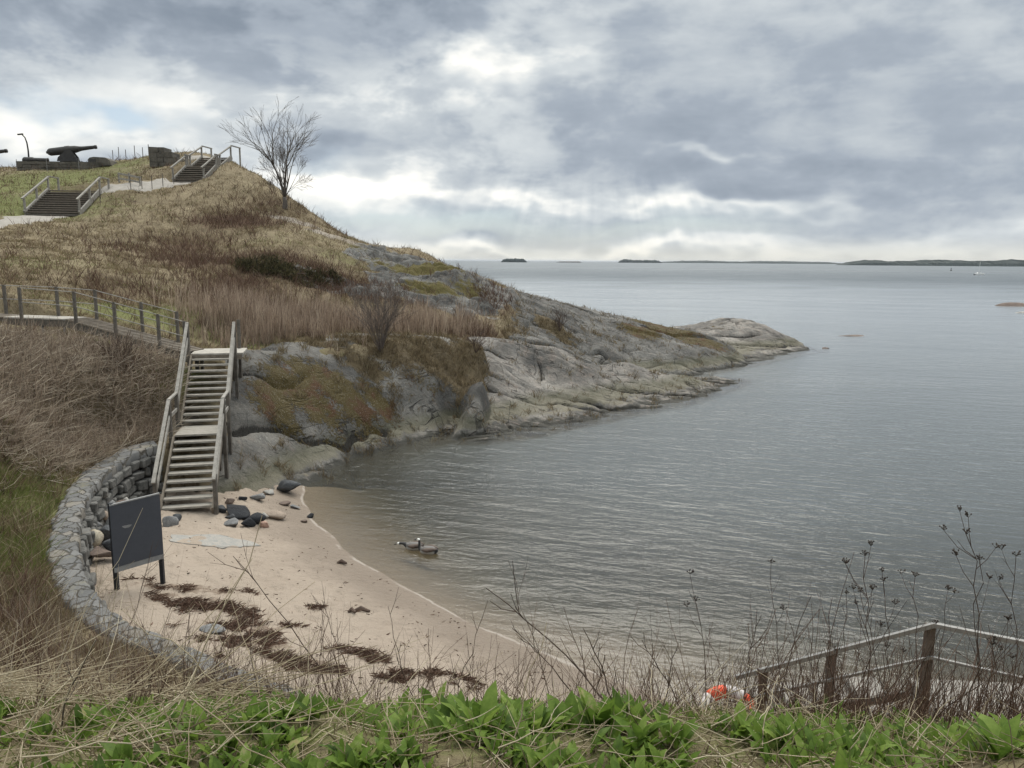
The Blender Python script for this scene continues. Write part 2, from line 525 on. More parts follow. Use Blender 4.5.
# ------------------------------------------------------------------ world: Nishita sky behind broken overcast
SUN_AZ, SUN_EL = R(10), R(52)
world = bpy.data.worlds.new('World')
SC.world = world
world.use_nodes = True
world.node_tree.nodes.clear()
g = G(world.node_tree)
gen = g.n('TexCoord').outputs['Generated']
sx = g.n('SeparateXYZ', {0: gen})
dx, dy, dz = sx.outputs
sky = g.n('TexSky', sky_type='NISHITA')
sky.sun_disc = False
sky.sun_elevation, sky.sun_rotation = SUN_EL, SUN_AZ
sky.air_density, sky.dust_density, sky.ozone_density = 1.0, 1.2, 1.0
az = g.m('ARCTAN2', dx, dy)
el = g.m('ARCSINE', dz)
# flat cloud deck: coordinates where the line of sight meets it
h = g.m('ADD', g.m('MAXIMUM', dz, 0.0), .10)
deck = g.n('CombineXYZ', {0: g.m('DIVIDE', dx, h), 1: g.m('DIVIDE', dy, h), 2: 0.0}).outputs[0]
ang = g.n('CombineXYZ', {0: az, 1: g.m('MULTIPLY', el, 1.9), 2: 0.0}).outputs[0]
n_big = g.noise(deck, .55, 2, .5)
n_mid = g.noise(ang, 5.5, 5, .60, .15)
n_fine = g.noise(ang, 11.0, 6, .64, .2)
n_strk = g.noise(g.scale(ang, (4.5, 17, 1)), 1.0, 4, .6, .6)
w1 = g.m('SUBTRACT', g.noise(g.scale(ang, (1, 1, 1), loc=(3, 7, 0)), 7, 3, .6), .5)
w2 = g.m('SUBTRACT', g.noise(g.scale(ang, (1, 1, 1), loc=(13, 2, 0)), 7, 3, .6), .5)
azw = g.m('ADD', az, g.m('MULTIPLY', w1, .26))
elw = g.m('ADD', el, g.m('MULTIPLY', w2, .10))


def sky_ae(px, py):
    d = ray(px, py)
    return math.atan2(d[0], d[1]), math.asin(d[2])


AE = g.n('CombineXYZ', {0: azw, 1: elw, 2: 0.0}).outputs[0]


def sky_blob(px, py, rx, ry, wgt, acc):
    a, e = sky_ae(px, py)
    kx, ky = FPX / rx, FPX / ry
    nd = g.n('VectorMath', {0: AE, 1: (kx, ky, 0), 2: (-a * kx, -e * ky, 0)}, operation='MULTIPLY_ADD')
    q = g.vm('DOT_PRODUCT', nd.outputs[0], nd.outputs[0], out=1)
    return g.m('MULTIPLY_ADD', g.m('POWER', .36788, q), wgt, acc)


L = 0.515
for b in ((200, 0, 380, 50, -.12), (420, 10, 160, 40, -.06), (90, 70, 200, 30, .06), (180, 100, 130, 14, .18), (40, 140, 110, 22, .24), (150, 150, 80, 14, .14), (20, 112, 60, 14, .12), (478, 62, 52, 20, .40), (580, 62, 30, 12, .22), (400, 100, 70, 30, .14),
          (330, 150, 70, 40, .12), (400, 165, 80, 26, .14), (350, 178, 70, 9, .26), (440, 192, 130, 10, .30), (330, 205, 60, 12, .2), (500, 140, 40, 30, .08),
          (345, 145, 34, 16, -.22), (760, 150, 280, 46, -.02), (880, 110, 240, 60, .0), (830, 185, 200, 16, -.07), (660, 20, 260, 40, .06), (600, 3, 60, 10, .15), (690, 207, 110, 8, .30), (560, 200, 60, 8, .16), (780, 213, 60, 6, .12),
          (600, 246, 260, 6, .18), (960, 240, 120, 10, .20), (500, 253, 140, 6, .20), (640, 248, 40, 14, .15), (800, 255, 400, 6, .16), (690, 155, 30, 5, .18), (520, 40, 30, 60, .1), (1000, 60, 60, 40, .05)):
    L = sky_blob(*b, L)
L = g.m('MULTIPLY_ADD', g.m('SUBTRACT', n_big, .5), .14, L)
L = g.m('MULTIPLY_ADD', g.m('SUBTRACT', n_mid, .5), .22, L)
L = g.m('MULTIPLY_ADD', g.sm(n_mid, .44, .56, -.05, .07), g.sm(az, -.1, .25, 1.0, .35), L)
L = g.m('MULTIPLY_ADD', g.m('SUBTRACT', n_fine, .5), .26, L)
L = g.m('MULTIPLY_ADD', g.m('SUBTRACT', n_strk, .5), .12, L)
# faint shafts of light fanning out under the brightest gap
ra, re = sky_ae(600, -60)
fan = g.m('ARCTAN2', g.m('SUBTRACT', az, ra), g.m('SUBTRACT', re, el))
fn = g.noise(g.n('CombineXYZ', {0: g.m('MULTIPLY', fan, 22.0), 1: 0.5, 2: 0.0}).outputs[0], 1.0, 2, .5)
fmask = g.m('MULTIPLY', g.m('MULTIPLY', g.sm(el, .0, .03), g.sm(el, .13, .06)), g.sm(g.m('ABSOLUTE', g.m('ADD', az, -.05)), .38, .12))
cl = g.ramp(g.m('ADD', L, g.m('MULTIPLY', g.m('MULTIPLY', g.m('SUBTRACT', fn, .45), fmask), .24)), [(0.0, (.115, .14, .172)), (.28, (.178, .212, .256)), (.48, (.275, .312, .358)), (.70, (.47, .50, .515)), (.95, (.80, .785, .735))])
# warm, pale air just over the sea
lowair = g.sm(el, 0.0, .036, 1.0, 0.0)
cl = g.mix(g.m('MULTIPLY', lowair, .6), cl, (.60, .575, .49))
# thin places where the blue shows
B = 0.0
for b in ((118, 117, 44, 11, 1.1), (380, 222, 90, 12, .85), (600, 228, 150, 11, .85), (470, 216, 60, 10, .6), (20, 100, 40, 10, .3), (700, 236, 60, 8, .4), (335, 160, 30, 8, .25)):
    B = sky_blob(*b, B)
B = g.m('MULTIPLY', g.m('MINIMUM', B, 1.0), .62, clamp=True)
sc10 = g.n('VectorMath', {0: cl}, operation='SCALE')
# the deck is brightest overhead and round the veiled sun, above the picture
zen = g.sm(el, .34, .95, 1.0, 3.3)
g.set(sc10.inputs['Scale'], g.m('MULTIPLY', zen, 9.0))
skyb = g.mix(.6, sky.outputs[0], (2.0, 2.9, 3.7))
mixed = g.mix(B, sc10.outputs[0], skyb)
mixed = g.mix(g.sm(el, .34, .95, 0.0, 1.0), mixed, g.vm('MULTIPLY', mixed, (1.06, 1.0, .90)))   # the veiled sun warms the deck overhead
# sea-coloured below the horizon
mixed = g.mix(g.sm(dz, -.06, -.005, 1.0, 0.0), mixed, (1.2, 1.4, 1.5))
bg = g.n('Background', {'Color': mixed, 'Strength': .1})
wo = g.n('OutputWorld')
g.t.links.new(bg.outputs[0], wo.inputs[0])
world.cycles.sampling_method = 'MANUAL'
world.cycles.sample_map_resolution = 512

sun = bpy.data.lights.new('sun', 'SUN')
sun.energy, sun.angle, sun.color = 1.7, R(44), (1.0, .94, .85)
suno = link(bpy.data.objects.new('sun', sun))
sd = Vector((math.sin(SUN_AZ) * math.cos(SUN_EL), math.cos(SUN_AZ) * math.cos(SUN_EL), math.sin(SUN_EL)))
suno.rotation_euler = sd.to_track_quat('Z', 'Y').to_euler()
suno.location = sd * 100

SC.view_settings.view_transform = 'Standard'
SC.view_settings.look = 'None'
SC.view_settings.exposure = 0.7
SC.view_settings.gamma = 1
SC.view_settings.use_curve_mapping = False
SC.cycles.use_denoising = True
SC.cycles.max_bounces = 6
SC.cycles.transparent_max_bounces = 16
SC.cycles.caustics_reflective = SC.cycles.caustics_refractive = False


# ------------------------------------------------------------------ terrain materials
def rock_nodes(g, pos, tint=(.30, .295, .28), warm=0.3, strike=0.0):
    """glacier-worn granite: grey with darker and pinkish bands, lichen, a wet band at the waterline; returns colour, height"""
    z = g.n('SeparateXYZ', {0: pos}).outputs[2]
    n1 = g.noise(pos, .45, 5, .6, .3)
    n2 = g.noise(pos, 2.2, 6, .65)
    n3 = g.noise(pos, 11, 5, .7)
    n4 = g.noise(pos, 46, 3, .7)
    col = g.ramp(n1, [(.32, (.06, .058, .054)), (.43, tuple(.48 * c for c in tint)), (.55, tuple(.9 * c for c in tint)), (.70, tuple(1.35 * c for c in tint))])
    col = g.mix(g.sm(n2, .5, .72, 0, warm), col, (.33, .26, .215))
    col = g.mix(g.sm(n2, .5, .28, 0, .75), col, (.10, .098, .094))
    col = g.mix(g.m('MULTIPLY', g.sm(n3, .56, .70, 0, .6), g.sm(n1, .42, .62, .15, 1.0)), col, (.46, .455, .42))          # pale lichen spots
    col = g.mix(g.sm(n3, .46, .33, 0, .6), col, (.07, .07, .068))
    col = g.mix(g.sm(n4, .47, .3, 0, .5), col, (.055, .054, .05))
    col = g.mix(g.sm(n4, .56, .72, 0, .35), col, (.42, .41, .38))
    # water marks
    zz = g.m('ADD', z, g.m('MULTIPLY', g.m('SUBTRACT', n2, .5), .55))
    col = g.mix(g.m('MULTIPLY', g.sm(zz, .2, .35), g.sm(zz, .95, .5, 0, .6)), col, (.115, .11, .06))   # olive algae belt
    col = g.mix(g.m('MULTIPLY', g.sm(zz, .20, .30), g.sm(zz, .55, .38, 0, .22)), col, (.30, .265, .205))   # washed pale belt
    col = g.mix(g.sm(zz, .24, .06, 0, .9), col, (.035, .034, .026))
    # joints: dark colour paints in lodged dirt together with crevice shadow
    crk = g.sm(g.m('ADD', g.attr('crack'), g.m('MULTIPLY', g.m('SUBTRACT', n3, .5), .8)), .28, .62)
    # fine hairline cracks and glacial scratches along the strike, with short cross breaks
    rt = g.scale(g.vm('ADD', pos, g.vm('MULTIPLY', g.n('TexNoise', {'Vector': pos, 'Scale': 1.1, 'Detail': 2.0}).outputs['Color'], (.35, .35, .3))), (1, 1, 1), rot=(0, 0, strike))
    h1 = g.m('ABSOLUTE', g.m('SUBTRACT', g.noise(g.scale(rt, (.16, 1.9, .9)), 1.0, 2, .5), .5))
    h2 = g.m('ABSOLUTE', g.m('SUBTRACT', g.noise(g.scale(rt, (1.25, .22, .3)), 1.0, 2, .5), .5))
    hm = g.sm(g.noise(pos, .8, 3, .6), .46, .62)
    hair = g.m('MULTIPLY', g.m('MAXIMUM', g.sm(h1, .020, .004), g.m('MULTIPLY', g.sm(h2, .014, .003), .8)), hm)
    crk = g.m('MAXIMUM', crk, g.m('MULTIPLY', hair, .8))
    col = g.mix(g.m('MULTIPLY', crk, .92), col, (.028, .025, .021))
    hgt = g.m('ADD', g.m('MULTIPLY', n2, .6), g.m('MULTIPLY', n3, .28))
    hgt = g.m('MULTIPLY_ADD', crk, -.6, hgt)
    hgt = g.m('MULTIPLY_ADD', n4, .18, hgt)
    return col, hgt, n2, n3


def grass_nodes(g, pos):
    n1 = g.noise(pos, .25, 5, .6, .4)
    n2 = g.noise(g.scale(pos, (1, 1, 1.5)), 1.6, 6, .7)
    n3 = g.noise(g.scale(pos, (1, 1, .6)), 9, 5, .75)
    col = g.ramp(n1, [(.3, (.125, .098, .06)), (.48, (.19, .152, .095)), (.62, (.24, .195, .125)), (.75, (.18, .155, .085))])
    col = g.mix(g.sm(n2, .45, .30, 0, .8), col, (.075, .052, .035))
    col = g.mix(g.sm(n2, .54, .72, 0, .7), col, (.34, .285, .175))
    col = g.mix(g.sm(n3, .44, .28, 0, .65), col, (.055, .042, .026))
    col = g.mix(g.sm(n3, .56, .72, 0, .5), col, (.36, .31, .20))
    return col, g.m('ADD', g.m('MULTIPLY', n2, .6), g.m('MULTIPLY', n3, .5)), n2, n3


MAT = {}
m, g = material('hillside')
pos = g.n('NewGeometry').outputs['Position']
col, hgt, n2, n3 = grass_nodes(g, pos)
gr = g.attr('green')
col = g.mix(g.sm(g.m('ADD', gr, g.m('MULTIPLY', g.m('SUBTRACT', g.m('ADD', g.m('MULTIPLY', n2, .55), g.m('MULTIPLY', n3, .45)), .5), 2.0)), .25, .9, 0, .8), col, g.mix(n3, (.075, .09, .028), (.19, .21, .07)))
br = g.attr('brown')
col = g.mix(g.sm(g.m('ADD', br, g.m('MULTIPLY', g.m('SUBTRACT', g.m('ADD', g.m('MULTIPLY', n2, .55), g.m('MULTIPLY', n3, .45)), .5), 2.2)), .25, .95, 0, .8), col, g.mix(n3, (.05, .028, .02), (.15, .088, .06)))
rk = g.attr('rock')
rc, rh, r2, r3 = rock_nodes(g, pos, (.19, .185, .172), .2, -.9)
rmask = g.sm(g.m('ADD', rk, g.m('MULTIPLY', g.m('SUBTRACT', r2, .5), .8)), .42, .58)
ms = g.attr('moss')
mossc = g.mix(n3, (.05, .045, .016), (.15, .125, .05))
rc = g.mix(g.sm(g.m('ADD', ms, g.m('MULTIPLY', g.m('SUBTRACT', r2, .5), 1.1)), .35, .6), rc, mossc)
col = g.mix(rmask, col, rc)
dirt = g.attr('dirt')
col = g.mix(g.sm(g.m('ADD', dirt, g.m('MULTIPLY', g.m('SUBTRACT', n3, .5), .5)), .4, .65, 0, .9), col, g.mix(n3, (.22, .19, .155), (.36, .32, .27)))
g.set(g.bs.inputs['Base Color'], col)
g.set(g.bs.inputs['Roughness'], .95)
g.set(g.bs.inputs['Specular IOR Level'], .15)
g.set(g.bs.inputs['Normal'], bump(g, hgt, .9, .16))
MAT['hillside'] = m

m, g = material('sand')
pos = g.n('NewGeometry').outputs['Position']
z = g.n('SeparateXYZ', {0: pos}).outputs[2]
n1 = g.noise(pos, .9, 5, .6, .3)
n2 = g.noise(pos, 5, 5, .65)
n3 = g.noise(pos, 60, 4, .75)
col = g.mix(n1, (.285, .232, .182), (.40, .335, .27))
col = g.mix(g.sm(n2, .42, .28, 0, .35), col, (.26, .20, .15))
col = g.mix(g.sm(n3, .40, .28, 0, .5), col, (.22, .17, .13))
col = g.mix(g.sm(n3, .60, .75, 0, .35), col, (.62, .54, .45))
zz = g.m('ADD', z, g.m('MULTIPLY', g.m('SUBTRACT', n1, .5), .22))
wet = g.sm(zz, .46, .12)
col = g.mix(g.m('MULTIPLY', wet, .72), col, (.17, .132, .098))
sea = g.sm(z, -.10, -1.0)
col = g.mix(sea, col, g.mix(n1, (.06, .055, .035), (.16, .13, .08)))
foam_sheen = g.m('MULTIPLY', g.sm(g.m('ABSOLUTE', g.m('SUBTRACT', g.m('ADD', z, g.m('MULTIPLY', g.m('SUBTRACT', n2, .5), .035)), .012)), .012, .004), g.sm(n1, .40, .55))
col = g.mix(g.m('MULTIPLY', foam_sheen, .32), col, (.62, .58, .52))  # pale wash line: foam, plus wet reflection painted into the colour
wd = g.attr('weed')
col = g.mix(g.sm(g.m('ADD', wd, g.m('MULTIPLY', g.m('SUBTRACT', n2, .5), 2.4)), .5, .85, 0, .6), col, g.mix(n3, (.06, .04, .025), (.19, .125, .08)))
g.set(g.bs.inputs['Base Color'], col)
g.set(g.bs.inputs['Roughness'], g.m('MULTIPLY_ADD', wet, -.45, .95))
g.set(g.bs.inputs['Specular IOR Level'], .25)
g.set(g.bs.inputs['Normal'], bump(g, g.m('ADD', g.m('MULTIPLY', n2, 1.0), g.m('MULTIPLY', n3, .15)), .9, .13))
MAT['sand'] = m


def rock_material(name, tint, warm, strike=0.0):
    m, g = material(name)
    pos = g.n('NewGeometry').outputs['Position']
    col, hgt, n2, n3 = rock_nodes(g, pos, tint, warm, strike)
    ms = g.attr('moss')
    mf = g.sm(g.m('ADD', ms, g.m('MULTIPLY', g.m('SUBTRACT', g.m('ADD', g.m('MULTIPLY', n2, .5), g.m('MULTIPLY', n3, .5)), .5), 2.6)), .38, .54)
    n5 = g.noise(pos, 30, 3, .7)
    n6 = g.noise(pos, 1.3, 3, .6)
    spk = g.m('MULTIPLY', g.sm(n5, .57, .66), g.sm(n3, .44, .56))
    mc = g.mix(g.sm(n6, .50, .66), g.mix(n5, (.034, .025, .007), (.150, .108, .024)), g.mix(n5, (.045, .018, .008), (.150, .072, .022)))
    mc = g.mix(g.m('MULTIPLY', spk, .85), mc, (.40, .39, .35))
    col = g.mix(mf, col, mc)
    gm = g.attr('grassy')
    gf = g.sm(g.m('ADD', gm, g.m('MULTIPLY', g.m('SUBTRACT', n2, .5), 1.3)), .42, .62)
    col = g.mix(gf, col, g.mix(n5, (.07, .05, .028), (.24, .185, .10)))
    g.set(g.bs.inputs['Base Color'], col)
    g.set(g.bs.inputs['Roughness'], .8)
    g.set(g.bs.inputs['Specular IOR Level'], .3)
    hh = g.m('ADD', hgt, g.m('MULTIPLY', g.m('ADD', mf, gf), g.m('MULTIPLY', n5, .5)))
    g.set(g.bs.inputs['Normal'], bump(g, hh, 1.0, .24))
    return m


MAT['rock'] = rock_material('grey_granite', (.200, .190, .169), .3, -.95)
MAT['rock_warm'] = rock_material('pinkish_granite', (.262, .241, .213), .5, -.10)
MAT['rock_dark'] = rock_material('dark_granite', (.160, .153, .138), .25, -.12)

# ------------------------------------------------------------------ terrain objects
a_green = blobs([(20, 185, 9, 8, 1), (60, 178, 9, 6, .9), (120, 165, 6, 5, .7), (0, 205, 9, 5, 1.1), (130, 312, 3.5, 2.0, .9), (200, 318, 3.5, 1.8, 1.0), (240, 340, 2.5, 1.5, .9), (100, 345, 3.0, 1.6, .75), (180, 370, 1.0, 2.0, .8),
                 (20, 500, 1.3, 2.6, 1.0), (5, 555, 1.2, 1.5, 1.1), (250, 265, 3, 2.5, .45), (270, 240, 4, 2, .4), (20, 262, 3, 3, .55), (160, 290, 3, 3, .4), (60, 262, 4, 3, .4), (400, 262, 2.5, 2.5, .4), (345, 260, 3, 3, .5),
                 (150, 740, 1, .8, .6), (400, 740, 2, .7, .7), (700, 745, 2, .7, .6), (900, 750, 2, .6, .5), (0, 222, 3, .1, 0), (430, 270, 3, 1.5, .3), (300, 345, 3, 1, .5)])
a_brown = blobs([(235, 222, 4, 2.2, 1), (200, 262, 3.5, 3, .8), (190, 245, 3, 3, .7), (240, 285, 3, 3, .8), (280, 262, 4, 2.5, .9), (310, 270, 5, 2.2, 1.0), (130, 250, 3, 2.0, .5), (240, 300, 4, 3, .8), (170, 255, 2, 3, .5), (130, 372, 1.2, .8, .5), (270, 205, 4, 3, .5), (350, 290, 5, 1.5, .8), (120, 290, 3, 2, .5), (495, 300, 1.5, 3, .9), (485, 335, 2, 2, .9), (475, 345, 1.5, 1.5, .8)])
a_rock = flank(GX, GY)
a_moss_hill = blobs([(415, 270, 2.5, 1.5, .9), (440, 266, 2.2, 1.4, .8), (380, 262, 3, 2, .5), (470, 290, 2, 2, .6), (350, 245, 3, 2, .6), (430, 290, 3, 1.2, .7), (400, 285, 3, 1, .4)])
a_dirt = blobs([(285, 218, 2.0, 1.0, .8), (305, 224, 2.0, 1.2, .9), (322, 232, 1.8, 1.4, .8), (345, 240, 3.0, 1.6, .6), (180, 425, 1.0, 1.0, .7), (120, 447, 1.6, .8, .6), (90, 180, 2, 1, 0)])
hill_o = tag(obj('hillside', layer_mesh('hillside', MAT['hillside'], dict(green=a_green, brown=a_brown, rock=a_rock, moss=a_moss_hill, dirt=a_dirt))), 'grass hill of dry tan and brown turf rising to the plateau', 'hillside', kind='structure')
a_weed = blobs([(190, 588, .9, .35, 1.0), (160, 596, .5, .3, .9), (150, 585, .4, .2, .8), (215, 605, .8, .4, 1.0), (240, 628, .9, .4, .95), (262, 644, .8, .3, .95), (300, 662, .9, .3, .9), (380, 660, .9, .3, .6), (410, 675, .9, .3, .6), (330, 610, .5, .2, .35)])
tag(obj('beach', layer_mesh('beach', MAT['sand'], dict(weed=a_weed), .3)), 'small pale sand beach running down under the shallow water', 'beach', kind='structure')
RM = {
    'rock_outcrop': (blobs([(300, 394, 1.6, 1.0, .98), (340, 389, 1.7, 1.0, .98), (272, 398, 1.0, 1.0, .9), (376, 400, 1.0, .8, .85), (320, 380, 1.7, .7, .9), (440, 360, 1.0, 1.0, .5), (420, 375, 1.2, .9, .45), (290, 425, .7, .5, .6)]),
                     blobs([(330, 345, 1.8, .8, .7), (380, 345, 2.2, 1.2, 1.0), (420, 350, 2.2, 1.5, 1.0), (450, 362, 1.5, 1.6, .9), (360, 360, 1.8, 1.0, .8), (470, 358, 1.2, 2, 1), (462, 385, .7, 1.2, .8)]), 'rock', 'low grey granite outcrop with a cap of rusty moss beside the beach stairs'),
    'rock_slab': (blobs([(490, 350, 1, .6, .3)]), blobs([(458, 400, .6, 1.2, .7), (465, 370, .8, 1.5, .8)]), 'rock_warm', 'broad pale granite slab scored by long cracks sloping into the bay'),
    'rock_dome': (blobs([(670, 332, 2.6, 1.6, .95), (700, 342, 2.2, 1.6, .9), (640, 330, 2.0, 1.5, .8), (655, 325, 2.5, 2, .8), (580, 318, 3, 1, .3), (720, 345, 1.2, 1.2, .6)]),
                  blobs([(550, 325, 1.4, 1.2, .9), (560, 335, 1.4, 1.2, .8), (505, 300, 1.2, 4, .8), (500, 320, 1.5, 3, .9), (605, 338, 2, .6, .5)]), 'rock_dark', 'long dark granite ridge with olive moss near its seaward end'),
    'rock_point': (blobs([(720, 326, 1.5, 1.5, .35)]), np.zeros_like(GX), 'rock_warm', 'low farthest rock point tapering into the open sea'),
    'shore_boulder_slab': (np.zeros_like(GX), np.zeros_like(GX), 'rock', 'smooth grey bedrock hump between stone wall and beach stairs'),
}
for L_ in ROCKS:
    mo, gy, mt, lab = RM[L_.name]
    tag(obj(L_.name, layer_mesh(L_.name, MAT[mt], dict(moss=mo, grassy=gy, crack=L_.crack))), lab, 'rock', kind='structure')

# ------------------------------------------------------------------ sea
m, g = material('sea_water')
pos = g.n('NewGeometry').outputs['Position']
sep = g.n('SeparateXYZ', {0: pos}).outputs
dist = g.vm('LENGTH', pos, out=1)
dep = g.attr('depth')
rot = g.scale(pos, (1, 1, 1), rot=(0, 0, R(17)))
wa = g.noise(g.scale(rot, (.40, 1.4, 1)), 1.0, 3, .55, .5)
wb = g.noise(g.scale(rot, (1.25, 3.5, 1)), 1.0, 3, .6, .4)
wd_ = g.noise(g.scale(rot, (.05, .16, 1)), 1.0, 3, .6, .4)
wc = g.noise(g.scale(pos, (5.5, 9, 1)), 1.0, 2, .6)
gust = g.noise(g.scale(pos, (.03, .06, 1)), 1.0, 4, .6, .8)
gu = g.sm(gust, .3, .7, .55, 1.25)
hh = g.m('ADD', g.m('MULTIPLY', wa, .22), g.m('ADD', g.m('MULTIPLY', wb, .15), g.m('MULTIPLY', wc, .06)))
calm = g.sm(dep, 0.0, .6, .35, 1.0)
hh = g.m('MULTIPLY', hh, g.m('MULTIPLY', gu, calm))
hh = g.m('ADD', hh, g.m('MULTIPLY', wd_, g.sm(dist, 50, 220, 0.0, 2.4)))
nrm = bump(g, hh, 1.0, .27)
gl = g.n('BsdfGlossy', {'Roughness': g.sm(dist, 15, 900, .20, .28), 'Normal': nrm, 'Color': (.92, .95, .97)})
fres = g.n('Fresnel', {'IOR': 1.33, 'Normal': nrm}).outputs[0]
fres = g.m('MINIMUM', fres, g.m('MULTIPLY', g.sm(dist, 35, 400, .9, .27), g.sm(gust, .3, .7, .82, 1.1)))   # steep wave faces never turn fully mirror-like

murk = g.n('BsdfDiffuse', {'Color': g.mix(g.sm(dep, .3, 2.2), (.042, .040, .024), g.mix(g.sm(dist, 40, 300), (.072, .080, .076), (.048, .062, .070)))})
tint = g.mix(g.sm(dep, 0.0, 1.0), (.92, .90, .82), (.42, .40, .24))
tr = g.n('BsdfTransparent', {'Color': tint})
turb = g.m('SUBTRACT', 1.0, g.m('EXPONENT', g.m('MULTIPLY', dep, -.55)))
body = g.n('MixShader', {0: turb, 1: tr.outputs[0], 2: murk.outputs[0]})
surf = g.n('MixShader', {0: fres, 1: body.outputs[0], 2: gl.outputs[0]})
g.t.links.new(surf.outputs[0], g.out.inputs[0])
MAT['sea'] = m
_wt = np.radians(np.r_[np.linspace(-75, -25, 20, endpoint=False), np.linspace(-25, 41, 420), np.linspace(41, 75, 25)[1:]])
_wr = np.r_[np.exp(np.linspace(math.log(8.0), math.log(116), 420)), np.exp(np.linspace(math.log(125), math.log(30000), 60))]
wt, wr = np.meshgrid(_wt, _wr)
wx, wy = wr * np.sin(wt), wr * np.cos(wt)
gz = np.where(wr < 116, ground(wx, np.minimum(wy, 115)), -6.0)
depth = np.clip(-gz, 0, 6)
ii = np.arange(wx.size).reshape(wx.shape)
ff = np.stack([ii[:-1, :-1], ii[1:, :-1], ii[1:, 1:], ii[:-1, 1:]], -1)
dry = gz > .5
kp = ~(dry[:-1, :-1] & dry[1:, :-1] & dry[1:, 1:] & dry[:-1, 1:])
sea_me = np_mesh('sea', np.stack([wx, wy, np.zeros_like(wx)], -1).reshape(-1, 3), ff[kp][:, ::-1], MAT['sea'], dict(depth=depth.ravel()))
tag(obj('sea', sea_me), 'rippled grey sea filling the bay and reaching the horizon', 'sea', kind='structure')
# sea floor that carries on beyond the modelled bay
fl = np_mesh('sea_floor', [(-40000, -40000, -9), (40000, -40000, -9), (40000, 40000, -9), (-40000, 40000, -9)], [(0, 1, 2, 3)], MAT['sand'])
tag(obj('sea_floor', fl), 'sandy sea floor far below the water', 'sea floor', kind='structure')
# ------------------------------------------------------------------ mesh collecting helpers
class MB:
    def __init__(s):
        s.v, s.f = [], []

    def beam(s, a, b, w, t, up=(0, 0, 1), jit=0.0):
        """a squared timber from a to b, w wide and t thick (t along up)"""
        a, b, up = Vector(a), Vector(b), Vector(up)
        d = (b - a).normalized()
        if abs(d.dot(up)) > .98:
            up = Vector((0, 1, 0))
        x = d.cross(up).normalized()
        y = x.cross(d).normalized()
        n = len(s.v)
        for p in (a, b):
            for i, j in ((-1, -1), (1, -1), (1, 1), (-1, 1)):
                q = p + x * (i * w / 2) + y * (j * t / 2)
                if jit:
                    q += Vector((rnd.uniform(-jit, jit), rnd.uniform(-jit, jit), rnd.uniform(-jit, jit)))
                s.v.append(q)
        s.f += [tuple(n + k for k in q) for q in ((3, 2, 1, 0), (4, 5, 6, 7), (0, 1, 5, 4), (1, 2, 6, 5), (2, 3, 7, 6), (3, 0, 4, 7))]
        return s

    def tube(s, pts, rad, n=6):
        pts = [Vector(p) for p in pts]
        if not hasattr(rad, '__len__'):
            rad = [rad] * len(pts)
        base = len(s.v)
        ref = Vector((.31, .2, .93))
        for i, p in enumerate(pts):
            d = (pts[min(i + 1, len(pts) - 1)] - pts[max(i - 1, 0)]).normalized()
            r_ = ref if abs(d.dot(ref)) < .95 else Vector((1, 0, 0))
            x = d.cross(r_).normalized()
            y = x.cross(d)
            for k in range(n):
                a = 2 * math.pi * k / n
                s.v.append(p + (x * math.cos(a) + y * math.sin(a)) * rad[i])
        for i in range(len(pts) - 1):
            for k in range(n):
                k2 = (k + 1) % n
                s.f.append((base + i * n + k, base + i * n + k2, base + (i + 1) * n + k2, base + (i + 1) * n + k))
        s.f.append(tuple(base + k for k in range(n))[::-1])
        s.f.append(tuple(base + (len(pts) - 1) * n + k for k in range(n)))
        return s

    def lathe(s, prof, a, d, n=20):
        """prof: (distance along d from a, radius)"""
        a, d = Vector(a), Vector(d).normalized()
        return s.tube([a + d * t for t, r in prof], [r for t, r in prof], n)

    def poly(s, pts, thick):
        """flat plate: outline pts (CCW from outside) pushed back by the vector thick"""
        n = len(s.v)
        k = len(pts)
        s.v += [Vector(p) for p in pts] + [Vector(p) + Vector(thick) for p in pts]
        s.f.append(tuple(range(n, n + k)))
        s.f.append(tuple(range(n + k, n + 2 * k))[::-1])
        for i in range(k):
            j = (i + 1) % k
            s.f.append((n + i, n + k + i, n + k + j, n + j))
        return s

    def mesh(s, name, mat, off=(0, 0, 0), smooth=False, bevel=0.0):
        me = bpy.data.meshes.new(name)
        o = Vector(off)
        me.from_pydata([v - o for v in s.v], [], s.f)
        bm = bmesh.new()
        bm.from_mesh(me)
        bmesh.ops.recalc_face_normals(bm, faces=bm.faces)
        if bevel:
            bmesh.ops.bevel(bm, geom=list(bm.edges), offset=bevel, segments=1, affect='EDGES', profile=.5)
        bm.to_mesh(me)
        bm.free()
        if smooth:
            me.polygons.foreach_set('use_smooth', [True] * len(me.polygons))
        me.materials.append(mat)
        return me

    def build(s, name, mat, parent=None, smooth=False, bevel=0.0):
        off = parent.location if parent is not None else (0, 0, 0)
        if parent is not None and parent.parent is not None:
            off = parent.parent.location
        return obj(name, s.mesh(name, mat, off, smooth, bevel), parent)


def plain(name, c1, c2=None, scale=6, rough=.85, metal=0.0, bmp=.3, stretch=(1, 1, 1), spec=.3, bd=.01):
    m, g = material(name)
    pos = g.n('TexCoord').outputs['Object']
    p = g.scale(pos, stretch)
    n1 = g.noise(p, scale, 5, .65)
    n2 = g.noise(p, scale * 6, 4, .7)
    f = g.m('ADD', g.m('MULTIPLY', n1, .6), g.m('MULTIPLY', n2, .4))
    c2 = c2 or tuple(.6 * c for c in c1)
    g.set(g.bs.inputs['Base Color'], g.mix(g.sm(f, .32, .68), c2, c1))
    g.set(g.bs.inputs['Roughness'], rough)
    g.set(g.bs.inputs['Metallic'], metal)
    g.set(g.bs.inputs['Specular IOR Level'], spec)
    if bmp:
        g.set(g.bs.inputs['Normal'], bump(g, f, bmp, bd))
    return m


